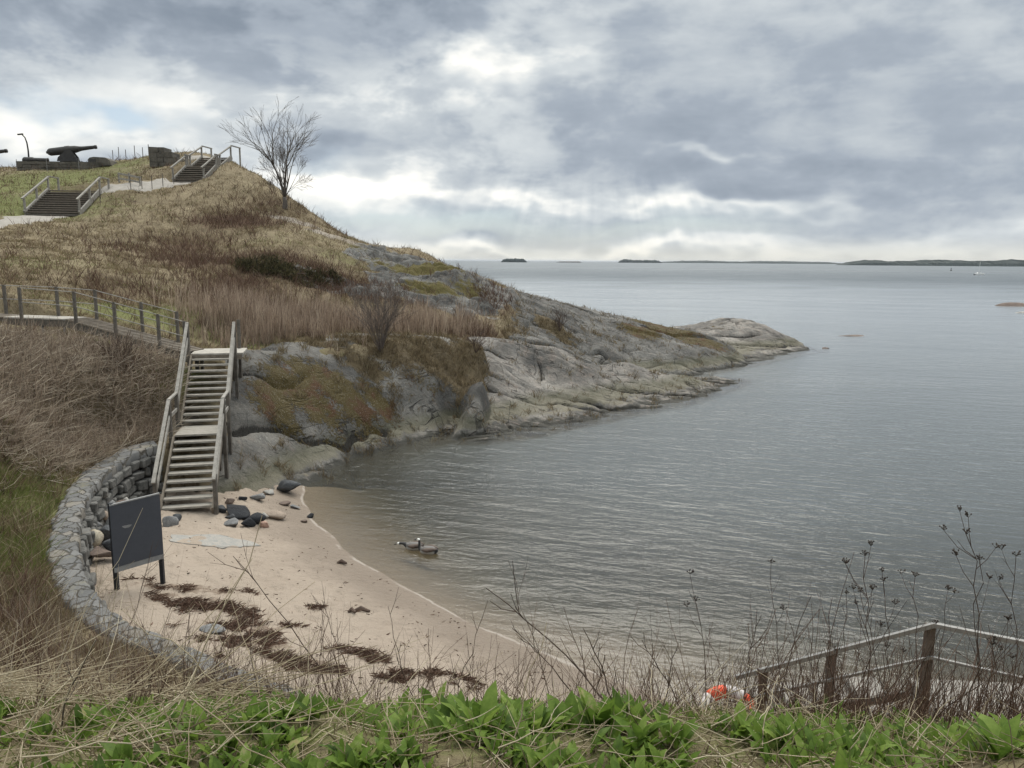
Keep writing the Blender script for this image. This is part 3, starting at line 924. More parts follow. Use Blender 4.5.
M = dict(
    tread=plain('weathered_plank', (.38, .355, .31), (.19, .175, .15), 5, stretch=(1, 4, 4)),
    rail=plain('grey_handrail_wood', (.33, .31, .275), (.19, .178, .158), 5),
    post=plain('dark_post_wood', (.15, .135, .115), (.075, .066, .055), 7),
    stringer=plain('brown_timber', (.22, .19, .15), (.12, .10, .08), 6),
    deck=plain('boardwalk_plank', (.46, .43, .38), (.28, .26, .225), 5),
    board=plain('slate_sign_back', (.070, .076, .090), (.058, .064, .077), 3, rough=.55, bmp=.05),
    strip=plain('pale_board_edge', (.28, .28, .27), (.20, .20, .20), 6),
    dark_metal=plain('dark_steel', (.035, .037, .042), (.02, .02, .022), 8, rough=.5, metal=.3),
    galv=plain('galvanised_steel', (.28, .275, .26), (.19, .185, .175), 12, rough=.5, metal=.4, bmp=.1),
    iron=plain('black_gun_iron', (.07, .066, .062), (.035, .033, .031), 4, rough=.6, metal=.2),
    rusty=plain('rusted_post_wood', (.15, .12, .095), (.07, .054, .042), 8),
    stone=plain('grey_wall_stone', (.165, .16, .148), (.05, .05, .046), 2.2, bmp=.8, bd=.05),
    cap=plain('wall_cap_stone', (.29, .29, .285), (.12, .12, .118), 1.8, bmp=.6, bd=.03),
    fort=plain('dark_fort_stone', (.16, .145, .12), (.06, .055, .046), 1.5, bmp=.9, bd=.06),
    concrete=plain('pale_concrete', (.29, .27, .24), (.19, .175, .155), 3, bmp=.3),
    path=plain('path_gravel', (.33, .305, .27), (.23, .21, .18), 3, bmp=.5, bd=.02),
    bark=plain('grey_bark', (.14, .12, .10), (.065, .055, .047), 8, bmp=.5),
    orange=plain('orange_float', (.78, .10, .035), (.60, .07, .025), 8, rough=.45, bmp=.1),
    white=plain('white_paint', (.78, .78, .76), (.62, .62, .60), 6, rough=.5, bmp=.1),
    whiteband=plain('scuffed_white_band', (.62, .58, .55), (.45, .40, .38), 8, rough=.5, bmp=.1),
    island=plain('island_forest', (.040, .055, .050), (.022, .032, .030), .05, bmp=0),
    island_rock=plain('island_rock', (.16, .15, .14), (.08, .08, .075), .05, bmp=0),
    twig=plain('brown_twig', (.115, .080, .060), (.055, .038, .030), 10, bmp=0),
    twig_grey=plain('grey_twig', (.19, .155, .13), (.09, .072, .06), 10, bmp=0),
    umbel=plain('dry_umbel', (.075, .058, .045), (.035, .027, .021), 20, bmp=0),
)


def gz1(x, y):
    return float(ground(np.array([x]), np.array([y]))[0])


# ------------------------------------------------------------------ wooden beach stairs
sB, sT = Vector(STAIR_A), Vector(STAIR_B)
sd_ = (sT - sB).normalized()
sn_ = Vector((sd_.y, -sd_.x, 0))      # to the right when climbing
stairs = empty('beach_stairs', (*sB.xy, STAIR_Z0), 'weathered grey wooden stairs in two flights climbing from the beach to the boardwalk', 'stairs')
HWS = .60


def spt(s, z, lat=0.0):
    p = sB + sd_ * s + sn_ * lat
    return Vector((p.x, p.y, z))


lowrun, uprun = .255, .222
prof = []                              # nosing line
for i in range(9):
    z, s = STAIR_Z0 + .155 * (i + 1), .05 + lowrun * i
    MB().beam(spt(s + .14, z - .025, -HWS), spt(s + .14, z - .025, HWS), .27, .05, (0, 0, 1), .004).build('tread', M['tread'], stairs)
zl = STAIR_Z0 + .155 * 10
sl0 = .05 + lowrun * 9
sl1 = sl0 + 1.22
mb = MB()
for k in range(5):
    a = sl0 + (k + .5) * (sl1 - sl0) / 5
    mb.beam(spt(a, zl - .025, -HWS), spt(a, zl - .025, HWS), (sl1 - sl0) / 5 - .012, .05)
mb.build('landing', M['tread'], stairs)
for i in range(11):
    z, s = zl + .155 * (i + 1), sl1 + uprun * i
    MB().beam(spt(s + .12, z - .025, -HWS), spt(s + .12, z - .025, HWS), .24, .05, (0, 0, 1), .004).build('tread', M['tread'], stairs)
zt = zl + .155 * 12
su0 = sl1 + uprun * 11
su1 = su0 + 1.45
mb = MB()
for k in range(7):
    a = su0 + (k + .5) * (su1 - su0) / 7
    mb.beam(spt(a, zt - .025, -HWS - .05), spt(a, zt - .025, HWS + .35), (su1 - su0) / 7 - .012, .05)
mb.build('top_landing', M['deck'], stairs)
MB().beam(spt(su0 + .02, zt - .13, -HWS - .02), spt(su0 + .02, zt - .13, HWS + .32), .06, .16).build('fascia', M['stringer'], stairs)
for sg in (-1, 1):
    L_ = sg * (HWS + .03)
    mb = MB()
    mb.beam(spt(0, STAIR_Z0 + .02, L_), spt(sl0, zl - .12, L_), .05, .24)
    mb.beam(spt(sl0 - .05, zl - .13, L_), spt(sl1 + .05, zl - .13, L_), .052, .2)
    mb.beam(spt(sl1, zl - .02, L_), spt(su0, zt - .14, L_), .05, .24)
    mb.build('stringer', M['stringer'], stairs)
    L2 = sg * (HWS + .11)
    for s_, zf in ((.02, STAIR_Z0), (sl0 + .05, zl), (sl1 - .05, zl), (su0 + .02, zt), (su1 - .1, zt)) if sg > 0 else ((.02, STAIR_Z0), (sl0 + .05, zl), (sl1 - .05, zl), (su0 + .02, zt)):
        p = spt(s_, 0, L2)
        gz = gz1(p.x, p.y)
        MB().beam((p.x, p.y, min(gz, zf) - .3), (p.x, p.y, zf + .98), .09, .09, (0, 1, 0)).build('post', M['post'], stairs)
    for hgt_ in (1.0, .52):
        mb = MB()
        L3 = L2 - sg * .0
        w, t = (.09, .045) if hgt_ == 1.0 else (.04, .10)
        e = .18 if hgt_ == 1.0 else 0
        mb.beam(spt(-e, STAIR_Z0 + hgt_ - e * .6, L3), spt(sl0 + .03, zl + hgt_, L3), w, t)
        mb.beam(spt(sl0 + .0, zl + hgt_ + .003, L3), spt(sl1, zl + hgt_ + .003, L3), w - .004, t)
        mb.beam(spt(sl1 - .02, zl + hgt_, L3), spt(su0 + .05, zt + hgt_, L3), w, t)
        mb.build('handrail' if hgt_ == 1.0 else 'mid_rail', M['rail'], stairs)
for s_, zf in ((sl0 + .3, zl), (sl1 - .2, zl), (su0 + .2, zt), (su1 - .2, zt)):
    for sg in (-1, 1):
        p = spt(s_, 0, sg * (HWS - .1))
        gz = gz1(p.x, p.y)
        if gz < zf - .3:
            MB().beam((p.x, p.y, gz - .2), (p.x, p.y, zf - .06), .1, .1, (0, 1, 0)).build('support_post', M['post'], stairs)

# ------------------------------------------------------------------ boardwalk
bw = empty('boardwalk', BW_PTS[1], 'grey plank boardwalk with wire railings sloping along the hillside to the stairs', 'boardwalk')
BWW = .5
ext = spt(su1 - .7, zt, -HWS - .06)
nodes = [Vector(ext)] + [Vector(p) for p in BW_PTS[1:]]
for i in range(len(nodes) - 1):
    a, b = nodes[i], nodes[i + 1]
    d = (b - a).normalized()
    n_ = Vector((-d.y, d.x, 0)).normalized()
    ln = (b - a).length
    k = max(2, int(ln / .15))
    mb = MB()
    for q in range(k):
        c = a + d * ((q + .5) * ln / k)
        mb.beam(c - n_ * BWW, c + n_ * BWW, ln / k - .012, .045, (0, 0, 1), .003)
    mb.build('deck', M['deck'] if i == 1 else M['stringer'], bw)
    for sg in (-1, 1):
        MB().beam(a + n_ * (sg * (BWW - .04)) - Vector((0, 0, .15)), b + n_ * (sg * (BWW - .04)) - Vector((0, 0, .15)), .06, .22).build('edge_beam', M['post'], bw)


def bw_at(px, side):
    """the boardwalk edge seen at a picture column"""
    r_ = ray(px, 320)
    for i in range(len(nodes) - 1):
        a, b = nodes[i], nodes[i + 1]
        d = (b - a).normalized()
        n_ = Vector((-d.y, d.x, 0)).normalized()
        if n_.y < 0:
            n_ = -n_
        a2, b2 = a + n_ * (side * BWW), b + n_ * (side * BWW)
        k = r_[0] / r_[1]
        den = (b2.x - a2.x) - k * (b2.y - a2.y)
        t = (k * a2.y - a2.x) / den
        if -.02 <= t <= 1.02:
            return a2 + (b2 - a2) * t
    return None


for side, pxs in ((-1, (22, 76, 115, 158, 184)), (1, (-22, 7, 59, 97, 142, 177))):
    tops = []
    for px in pxs:
        p = bw_at(px, side)
        if p is None:
            continue
        MB().beam(p - Vector((0, 0, .28)), p + Vector((0, 0, 1.05)), .085, .085, (0, 1, 0)).build('post', M['post'], bw)
        tops.append(p)
    for hh_ in (1.03, .55):
        mb = MB()
        for a, b in zip(tops[:-1], tops[1:]):
            mb.tube([a + Vector((0, 0, hh_)), b + Vector((0, 0, hh_))], .016, 5)
        mb.build('rail', M['rail'], bw)
for px, sd2 in ((12, -1), (42, -1), (64, -1), (125, -1), (42, 1), (64, 1), (-15, -1), (160, 1)):
    p = bw_at(px, sd2 * .8)
    if p is not None:
        gz = gz1(p.x, p.y)
        if gz < p.z - .1:
            MB().tube([(p.x, p.y, gz - .3), (p.x, p.y, p.z - .05)], .045, 8).build('support_leg', M['galv'], bw, smooth=True)

# ------------------------------------------------------------------ sign board on the beach
la, lb = hit(117, 589), hit(163, 584)
la, lb = Vector(la), Vector(lb)
sg_ = empty('sign_board', (la + lb) / 2, 'dark slate-blue back of a sign board on two legs standing on the sand', 'sign')
ux = (lb - la).normalized()
ux.z = 0
zb = (la.z + lb.z) / 2
wd_ = (lb - la).length
for q in (la, lb):
    MB().beam((q.x, q.y, zb - .3), (q.x, q.y, zb + 1.72), .07, .07, (0, 1, 0)).build('leg', M['dark_metal'], sg_)
fy = Vector((ux.y, -ux.x, 0))
if fy.y > 0:
    fy = -fy
c0 = (la + lb) / 2
f0 = c0 + fy * .055


def sp_(u, z, o=0):
    return Vector((f0.x, f0.y, 0)) + ux * u + Vector((0, 0, z)) + fy * o


hw = wd_ / 2 + .03
MB().poly([sp_(-hw, zb + .50), sp_(hw, zb + .56), sp_(hw, zb + 1.74), sp_(-hw, zb + 1.68)], -fy * .03).build('panel', M['board'], sg_)
MB().poly([sp_(-hw, zb + .40), sp_(hw, zb + .46), sp_(hw, zb + .55), sp_(-hw, zb + .49)], -fy * .025).build('lower_strip', M['strip'], sg_)
for a, b in (((-hw, zb + 1.68), (hw, zb + 1.74)),):
    MB().beam(sp_(a[0], a[1] + .012, -.015), sp_(b[0], b[1] + .012, -.015), .045, .024).build('frame', M['strip'], sg_)
mk = []
for k in range(12):
    a = 2 * math.pi * k / 12
    mk.append(sp_(-.17 + .075 * math.cos(a) * (1 + .3 * math.sin(3 * a)), zb + 1.24 + .035 * math.sin(a) * (1 + .3 * math.cos(2 * a)), .003))
MB().poly(mk, -fy * .002).build('pale_scuff', M['strip'], sg_)


# ------------------------------------------------------------------ park stairs on the hill path
def path_stairs(label, base, top, width, n, rail_off, landing=None):
    base, top = Vector(base), Vector(top)
    t = empty('path_stairs', base, label, 'stairs', 'timber stairs on the hill path')
    d = Vector((top.x - base.x, top.y - base.y, 0))
    L_ = d.length
    d.normalize()
    r_ = Vector((d.y, -d.x, 0))
    rise = (top.z - base.z) / n

    def fz(s):
        if landing is None:
            return base.z + (top.z - base.z) * s / L_
        l0, l1 = landing
        zz = base.z + (top.z - base.z) * np.interp(s / L_, [0, l0, l1, 1], [0, .55, .55, 1])
        return float(zz)

    def pt(s, lat, up=0):
        p = base + d * s + r_ * lat
        return Vector((p.x, p.y, fz(s) + up))
    for i in range(n):
        s = (i + .5) * L_ / n
        MB().beam(pt(s, -width / 2), pt(s, width / 2), L_ / n * .96, .07, (0, 0, 1), .004).build('tread', M['stringer'], t)
        if i % 1 == 0:
            MB().beam(pt(s - L_ / n * .42, -width / 2, -.10), pt(s - L_ / n * .42, width / 2, -.10), .05, rise * .9).build('riser', M['post'], t)
    cuts = [0, L_] if landing is None else [0, landing[0] * L_, landing[1] * L_, L_]
    for sg in (-1, 1):
        lat = sg * (width / 2 + .08)
        mb, mr = MB(), MB()
        for a, b in zip(cuts[:-1], cuts[1:]):
            mb.beam(pt(a, lat, .02), pt(b, lat, .02), .12, .34)
            mr.beam(pt(a, lat, 1.0) - d * .2, pt(b, lat, 1.0) + d * .1, .14, .09)
        e = pt(L_, lat, 1.0)
        mr.beam(e, e + d * 1.6, .13, .085)
        mb.build('side_board', M['rail'], t)
        mr.build('handrail', M['rail'], t)
        for s in sorted(set([0.1, L_ * .5, L_ - .1, L_ + 1.5] + ([c for c in cuts[1:-1]]))):
            q = pt(min(s, L_), lat)
            p = q + d * max(0, s - L_)
            MB().beam(p - Vector((0, 0, .6)), p + Vector((0, 0, .97)), .12, .12, (0, 1, 0)).build('post', M['rail'], t)
    return t


path_stairs('lower timber stairs on the gravel path below the guns', PSTAIRS[0][0], PSTAIRS[0][1], 3.6, 11, 0)
path_stairs('upper timber stairs with a mid landing on the hill crest beside the stone block', PSTAIRS[1][0], PSTAIRS[1][1], 2.6, 14, 0, (.45, .58))

# gravel path over the hill
ctr = [P(-60, 232, 44), P(-20, 226, 48), P(20, 220, 52.5), P(50, 215.5, 56.2)], [P(77, 189.2, 60.6), P(98, 186.8, 61.4), P(120, 185, 62.2), P(150, 183, 63.6), P(170, 181.5, 64.6), P(188, 180.8, 65.3)], [P(218, 157.3, 70.3), P(212, 156, 73), P(200, 156, 77)]
pv, pf = [], []
for seg in ctr:
    seg = np.array(seg)
    tt = np.linspace(0, len(seg) - 1, 40)
    cx, cy = np.interp(tt, range(len(seg)), seg[:, 0]), np.interp(tt, range(len(seg)), seg[:, 1])
    tx, ty = np.gradient(cx), np.gradient(cy)
    ln = np.hypot(tx, ty)
    b0 = len(pv)
    for i in range(40):
        wq = 1.45 + .25 * math.sin(i * .7) + .1 * math.sin(i * 2.1)
        for j in range(9):
            l = (j / 4 - 1) * wq
            x, y = cx[i] - ty[i] / ln[i] * l, cy[i] + tx[i] / ln[i] * l
            pv.append((x, y, gz1(x, y) + (.05 if 0 < j < 8 else -.05)))
    for i in range(39):
        for j in range(8):
            q = b0 + i * 9 + j
            pf.append((q, q + 9, q + 10, q + 1))
tag(obj('gravel_path', np_mesh('gravel_path', np.array(pv), np.array(pf)[:, ::-1], M['path'])), 'pale gravel path crossing the grassy hilltop between the stairs', 'path', kind='structure')


# ------------------------------------------------------------------ guns and fort
def gun(label, c, length, ang, rad, left_only=False):
    c = Vector(c)
    t = empty('coastal_gun', c, label, 'cannon', 'old coastal guns on the rampart')
    d = Vector((math.cos(ang) * math.cos(R(8)), math.sin(ang) * math.cos(R(8)), math.sin(R(8))))
    a = c + Vector((0, 0, 1.45)) - d * length * .42
    L_ = length
    MB().lathe([(-.16, .02), (-.15, rad * .35), (-.05, rad * .38), (0, rad * .7), (.04 * L_, rad * .98), (.10 * L_, rad), (.34 * L_, rad * 1.04), (.36 * L_, rad * 1.12), (.44 * L_, rad * 1.12), (.46 * L_, rad), (.56 * L_, rad * .92), (.66 * L_, rad * .62),
                (.72 * L_, rad * .55), (.95 * L_, rad * .44), (.955 * L_, rad * .52), (.995 * L_, rad * .50), (L_, rad * .3)], a, d, 24).build('barrel', M['iron'], t, smooth=True)
    side = Vector((-d.y, d.x, 0)).normalized()
    for sg in (-1, 1):
        o = side * (sg * rad * 1.1)
        h2 = Vector((d.x, d.y, 0)).normalized()
        pts = [c + o - h2 * 1.0 + Vector((0, 0, .35)), c + o + h2 * .85 + Vector((0, 0, .35)), c + o + h2 * .7 + Vector((0, 0, .85)), c + o + h2 * .3 + Vector((0, 0, 1.4)), c + o - h2 * .2 + Vector((0, 0, 1.35)), c + o - h2 * .9 + Vector((0, 0, .7))]
        MB().poly(pts, side * (-sg * .12)).build('carriage_cheek', M['iron'], t)
        MB().lathe([(0, .25), (.18, .25)], c + o + h2 * 0.95 + Vector((0, 0, .22)), side * sg, 14).build('roller', M['iron'], t)
    MB().beam(c - d * 1.7 + Vector((0, 0, .42)), c + h2 * 1.6 + Vector((0, 0, .2)), rad * 2.6, .22).build('slide_bed', M['iron'], t)
    MB().lathe([(0, 1.15), (.16, 1.15), (.165, .8), (.3, .8)], c - Vector((0, 0, .12)), (0, 0, 1), 24).build('turntable', M['iron'], t)
    return t


gp = P(70, 165.5, 77)
gun('large black coastal gun on its carriage pointing right above the lower stairs', gp, 4.5, R(8), .36)
gp2 = P(-22, 170, 76)
gun('black gun whose muzzle reaches in at the left picture edge', gp2, 4.9, R(6), .36)


def masonry(name, label, cat, a, b, th, h, rows, mat, taper=0.0, slope=None):
    """a wall of irregular blocks from a to b"""
    a, b = Vector(a), Vector(b)
    d = (b - a)
    d.z = 0
    L_ = d.length
    d.normalize()
    n_ = Vector((-d.y, d.x, 0))
    mb = MB()
    for r_ in range(rows):
        s = rnd.uniform(-.3, 0)
        while s < L_:
            w = rnd.uniform(.5, 1.1)
            s0, s1 = max(s, 0), min(s + w - .02, L_)
            hh_ = h
            if s1 - s0 > .12:
                if slope is None or (r_ + 1) / rows <= slope((s0 + s1) / 2 / L_):
                    z0, z1 = a.z + h * r_ / rows, a.z + h * (r_ + 1) / rows - .015
                    o = n_ * rnd.uniform(-.04, .04)
                    mb.beam(a + d * s0 + o + Vector((0, 0, (z0 + z1) / 2 - a.z)), a + d * s1 + o + Vector((0, 0, (z0 + z1) / 2 - a.z)), th, z1 - z0, (0, 0, 1), .02)
            s += w
    o = mb.build(name, mat, None)
    return tag(o, label, cat)


masonry('gun_emplacement', 'low dark stone emplacement wall under the large coastal gun', 'stone wall', P(20, 171, 75.5), P(101, 168, 75.5), 1.0, .85, 3, M['fort'])
masonry('stone_block', 'dark masonry block jutting from the hilltop left of the upper stairs', 'ruin', P(154, 168, 72), P(182, 168, 72), 1.6, 1.75, 4, M['fort'], slope=lambda u: 1.0 if u < .66 else 1.35 - .9 * u)
# small cannon lying by the emplacement and a low iron housing
cn = P(24, 164, 78)
cannon = empty('old_cannon', cn, 'small old cannon barrel lying left of the large gun', 'cannon')
MB().lathe([(-.12, .03), (-.1, .12), (0, .26), (.1, .32), (.9, .30), (1.0, .24), (2.2, .18), (2.3, .22), (2.35, .1)], cn + np.array([0, 0, .35]), (1, .1, .03), 16).build('barrel', M['iron'], cannon, smooth=True)
for k in (.4, 1.6):
    MB().beam(Vector(cn) + Vector((k, -.3, .05)), Vector(cn) + Vector((k, .4, .05)), .2, .3).build('cradle', M['post'], cannon)
hb = P(102, 164.5, 76)
hs = empty('ammunition_housing', hb, 'low dark rounded housing right of the large gun', 'bunker')
prf = [(-1.05, 0), (-1.05, .55), (-.9, .72), (-.5, .80), (.6, .74), (1.0, .5), (1.1, 0)]
MB().poly([Vector(hb) + Vector((u, -.5, v - .15)) for u, v in prf], (0, 1.4, 0)).build('shell', M['fort'], hs)
MB().beam(Vector(hb) + Vector((-.9, -.53, .2)), Vector(hb) + Vector((-.3, -.53, .2)), .06, .5).build('hatch', M['iron'], hs)

# lamp
lp = P(29, 160, 84)
lz = gz1(lp[0], lp[1])
lamp = empty('street_lamp', (lp[0], lp[1], lz), 'thin street lamp with curved arm behind the large gun', 'lamp')
top = P(26, 134, 84)
tip = P(20.5, 134.2, 84)
x0, y0 = lp[0], lp[1]
MB().tube([(x0, y0, lz - .2), (x0, y0, top[2] - 1.6), (x0 - .06, y0, top[2] - .9), (x0 - .22, y0, top[2] - .35), (x0 - .5, y0, top[2] - .06), (tip[0] + .15, y0, top[2])], [.09, .075, .07, .06, .055, .05], 8).build('pole', M['dark_metal'], lamp, smooth=True)
MB().beam((tip[0] + .25, y0, top[2]), (tip[0] - .3, y0, top[2] - .06), .2, .12).build('lamp_head', M['dark_metal'], lamp)

# low barrier by the path
bl, br_ = P(119, 180, 64), P(140, 181.5, 63)
bar = empty('low_barrier', bl, 'low pale two-rail wooden barrier beside the gravel path', 'fence')
for q in (bl, (bl + br_) / 2, br_):
    z_ = gz1(q[0], q[1])
    MB().beam((q[0], q[1], z_ - .3), (q[0], q[1], z_ + .8), .1, .1, (0, 1, 0)).build('post', M['rail'], bar)
for hh_ in (.72, .35):
    MB().beam((bl[0], bl[1] - .07, gz1(*bl[:2]) + hh_), (br_[0], br_[1] - .07, gz1(*br_[:2]) + hh_), .05, .14).build('rail', M['rail'], bar)

ordn = ['first', 'second', 'third', 'fourth', 'fifth', 'sixth', 'seventh', 'eighth', 'ninth', 'tenth']
for i, (px, py, D) in enumerate(((100, 199, 58.5), (131, 190, 61.5), (142, 188, 62.2), (152, 187, 62.8), (163, 186, 63.5), (174, 184.5, 64))):
    p = P(px, py, D)
    z_ = gz1(p[0], p[1])
    o = MB().tube([(p[0], p[1], z_ - .2), (p[0] + rnd.uniform(-.04, .04), p[1], z_ + 1.05)], .03, 6).build('fence_stake', M['post'])
    tag(o, '%s thin dark stake along the near path edge counted from the lower stairs' % ordn[i], 'stake', 'thin stakes along the gravel path')
for i, (px, D) in enumerate(((113, 80), (119, 80), (126, 79), (135, 79), (143, 78), (149, 78))):
    p = P(px, 158, D)
    z_ = gz1(p[0], p[1])
    o = MB().tube([(p[0], p[1], z_ - .2), (p[0], p[1], z_ + 1.1 + .2 * (i % 2))], .035, 6).build('fence_stake', M['post'])
    tag(o, '%s thin stake on the skyline between the housing and the masonry block' % ordn[i], 'stake', 'thin stakes on the hilltop skyline')
for i, (px, D) in enumerate(((17, 74.5), (47, 74.3), (79, 74.3))):
    p = P(px, 168, D)
    z_ = gz1(p[0], p[1])
    o = MB().tube([(p[0], p[1], z_ - .2), (p[0], p[1], z_ + 1.1)], .03, 6).build('fence_stake', M['galv'])
    tag(o, '%s pale stake before the gun emplacement from the left' % ordn[i], 'stake', 'pale stakes before the emplacement')

# ------------------------------------------------------------------ curved retaining wall
wall = empty('retaining_wall', WALL_MID[5] - np.array([0, 0, 1.2]), 'curved dry stone retaining wall with a flat paved top behind the beach', 'stone wall')
WI, WO = np.array(WALL_IN), np.array(WALL_OUT)
WO = WI + (WO - WI) * .70


def resample(a, n):
    s = np.r_[0, np.cumsum(np.linalg.norm(np.diff(WI, axis=0), axis=1))]
    t = np.linspace(0, s[-1], n)
    return np.stack([np.interp(t, s, a[:, k]) for k in range(3)], 1), s[-1]


NW = 340
wi, wlen = resample(WI, NW)
wo, _ = resample(WO, NW)
NV = 13
cv, cf = [], []
for i in range(NW):
    for j in range(NV):
        u = j / (NV - 1)
        ed = .02 * math.sin(i * .31) + .015 * math.sin(i * .83 + 2)
        p = wi[i] * (1 - u) + wo[i] * u
        cv.append((p[0] + ed, p[1] + ed * .5, p[2] - (.03 if j in (0, NV - 1) else 0) + .018 * math.sin(i * .13) + .012 * rnd.uniform(-1, 1)))
for i in range(NW - 1):
    for j in range(NV - 1):
        q = i * NV + j
        cf.append((q, q + 1, q + NV + 1, q + NV))
k0 = len(cv)
for i in range(NW):
    for j in (0, NV - 1):
        a = cv[i * NV + j]
        cv.append((a[0], a[1], a[2] - .2))
for i in range(NW - 1):
    cf.append((i * NV, (i + 1) * NV, k0 + (i + 1) * 2, k0 + i * 2))
    cf.append((i * NV + NV - 1, k0 + i * 2 + 1, k0 + (i + 1) * 2 + 1, (i + 1) * NV + NV - 1))
m, g = material('crazy_paving')
pos = g.n('NewGeometry').outputs['Position']
wp = g.vm('ADD', g.scale(pos, (1, 1, .3)), g.vm('MULTIPLY', g.n('TexNoise', {'Vector': pos, 'Scale': 3.0, 'Detail': 3.0}).outputs['Color'], (.16, .16, 0)))
edge = g.n('TexVoronoi', {'Vector': wp, 'Scale': 3.6, 'Randomness': .9}, feature='DISTANCE_TO_EDGE').outputs['Distance']
cell = g.n('TexVoronoi', {'Vector': wp, 'Scale': 3.6, 'Randomness': .9}).outputs['Color']
cs = g.n('SeparateXYZ', {0: cell}).outputs
n1, n2 = g.noise(pos, 2.2, 5, .65), g.noise(pos, 22, 4, .7)
c_ = g.mix(cs[0], (.095, .095, .093), (.162, .159, .152))
c_ = g.mix(g.sm(cs[1], .7, .9, 0, .6), c_, (.20, .175, .14))
c_ = g.mix(g.sm(n2, .5, .3, 0, .6), c_, (.09, .09, .088))
c_ = g.mix(g.sm(n1, .55, .72, 0, .6), c_, (.17, .155, .10))
jt = g.sm(g.m('ADD', edge, g.m('MULTIPLY', g.m('SUBTRACT', n2, .5), .06)), .0, .06)
c_ = g.mix(jt, (.085, .076, .06), c_)
g.set(g.bs.inputs['Base Color'], c_)
g.set(g.bs.inputs['Roughness'], .9)
g.set(g.bs.inputs['Normal'], bump(g, g.m('ADD', g.m('MULTIPLY', jt, 1.0), g.m('ADD', g.m('MULTIPLY', n2, .3), g.m('MULTIPLY', cs[2], .5))), .9, .045))
cop = np_mesh('coping', np.array(cv) - np.array(wall.location), np.array(cf), m, smooth=True)
bmq = bmesh.new()
bmq.from_mesh(cop)
bmesh.ops.recalc_face_normals(bmq, faces=bmq.faces)
bmq.to_mesh(cop)
bmq.free()
obj('coping', cop, wall)
# the beach face: rough blocks in uneven courses
mbf = MB()
for c_ in range(5):
    i = rnd.randint(0, 3)
    while i < NW - 3:
        w = rnd.randint(4, 11)
        j = min(i + w, NW - 1)
        a, b = Vector(wi[i]), Vector(wi[j - 1])
        dr = (b - a)
        dr.z = 0
        if dr.length > .05:
            nn = Vector((-dr.y, dr.x, 0)).normalized()
            inward = Vector(wo[i]) - Vector(wi[i])
            if nn.dot(inward) < 0:
                nn = -nn
            zt_ = (a.z + b.z) / 2 - .24 - c_ * .25 + rnd.uniform(-.03, .03)
            off = nn * (.12 + rnd.uniform(-.07, .05) - .035 * c_)
            mbf.beam(a + off + Vector((0, 0, zt_ - a.z - .115)), b + off + Vector((0, 0, zt_ - b.z - .115)), .42, .22 + rnd.uniform(-.03, .03), (0, 0, 1), .035)
        i = j
mbf.build('wall_face', M['stone'], wall, bevel=.03)
# the core that keeps daylight from showing between the blocks
core = MB()
for i in range(0, NW - 8, 8):
    a, b = (wi[i] + wo[i]) / 2, (wi[i + 8] + wo[i + 8]) / 2
    core.beam(Vector(a) - Vector((0, 0, .95)), Vector(b) - Vector((0, 0, .95)), .44, 1.5)
core.build('wall_core', M['fort'], wall)

# ------------------------------------------------------------------ boulders
def boulder_mesh(name, seed, cuts, mat, sub=3, flat=1.0):
    bm = bmesh.new()
    bmesh.ops.create_icosphere(bm, subdivisions=sub, radius=1)
    v = np.array([q.co[:] for q in bm.verts])
    rs = np.random.RandomState(seed)
    for _ in range(cuts):
        n_ = rs.normal(size=3)
        n_ /= np.linalg.norm(n_)
        d = rs.uniform(.36, .74)
        h_ = v @ n_ - d
        v -= np.clip(h_, 0, None)[:, None] * n_ * .9
    v *= (1 + .07 * fbm(v[:, 0] * 1.7 + seed, v[:, 1] * 1.7 + v[:, 2], 3, seed % 37))[:, None]
    for q, c in zip(bm.verts, v):
        q.co = c
    me = bpy.data.meshes.new(name)
    bm.to_mesh(me)
    bm.free()
    me.polygons.foreach_set('use_smooth', [True] * len(me.polygons))
    me.materials.append(mat)
    return me


def bmat(n, c1, c2):
    return plain(n, c1, c2, 1.3, bmp=.7, bd=.08)


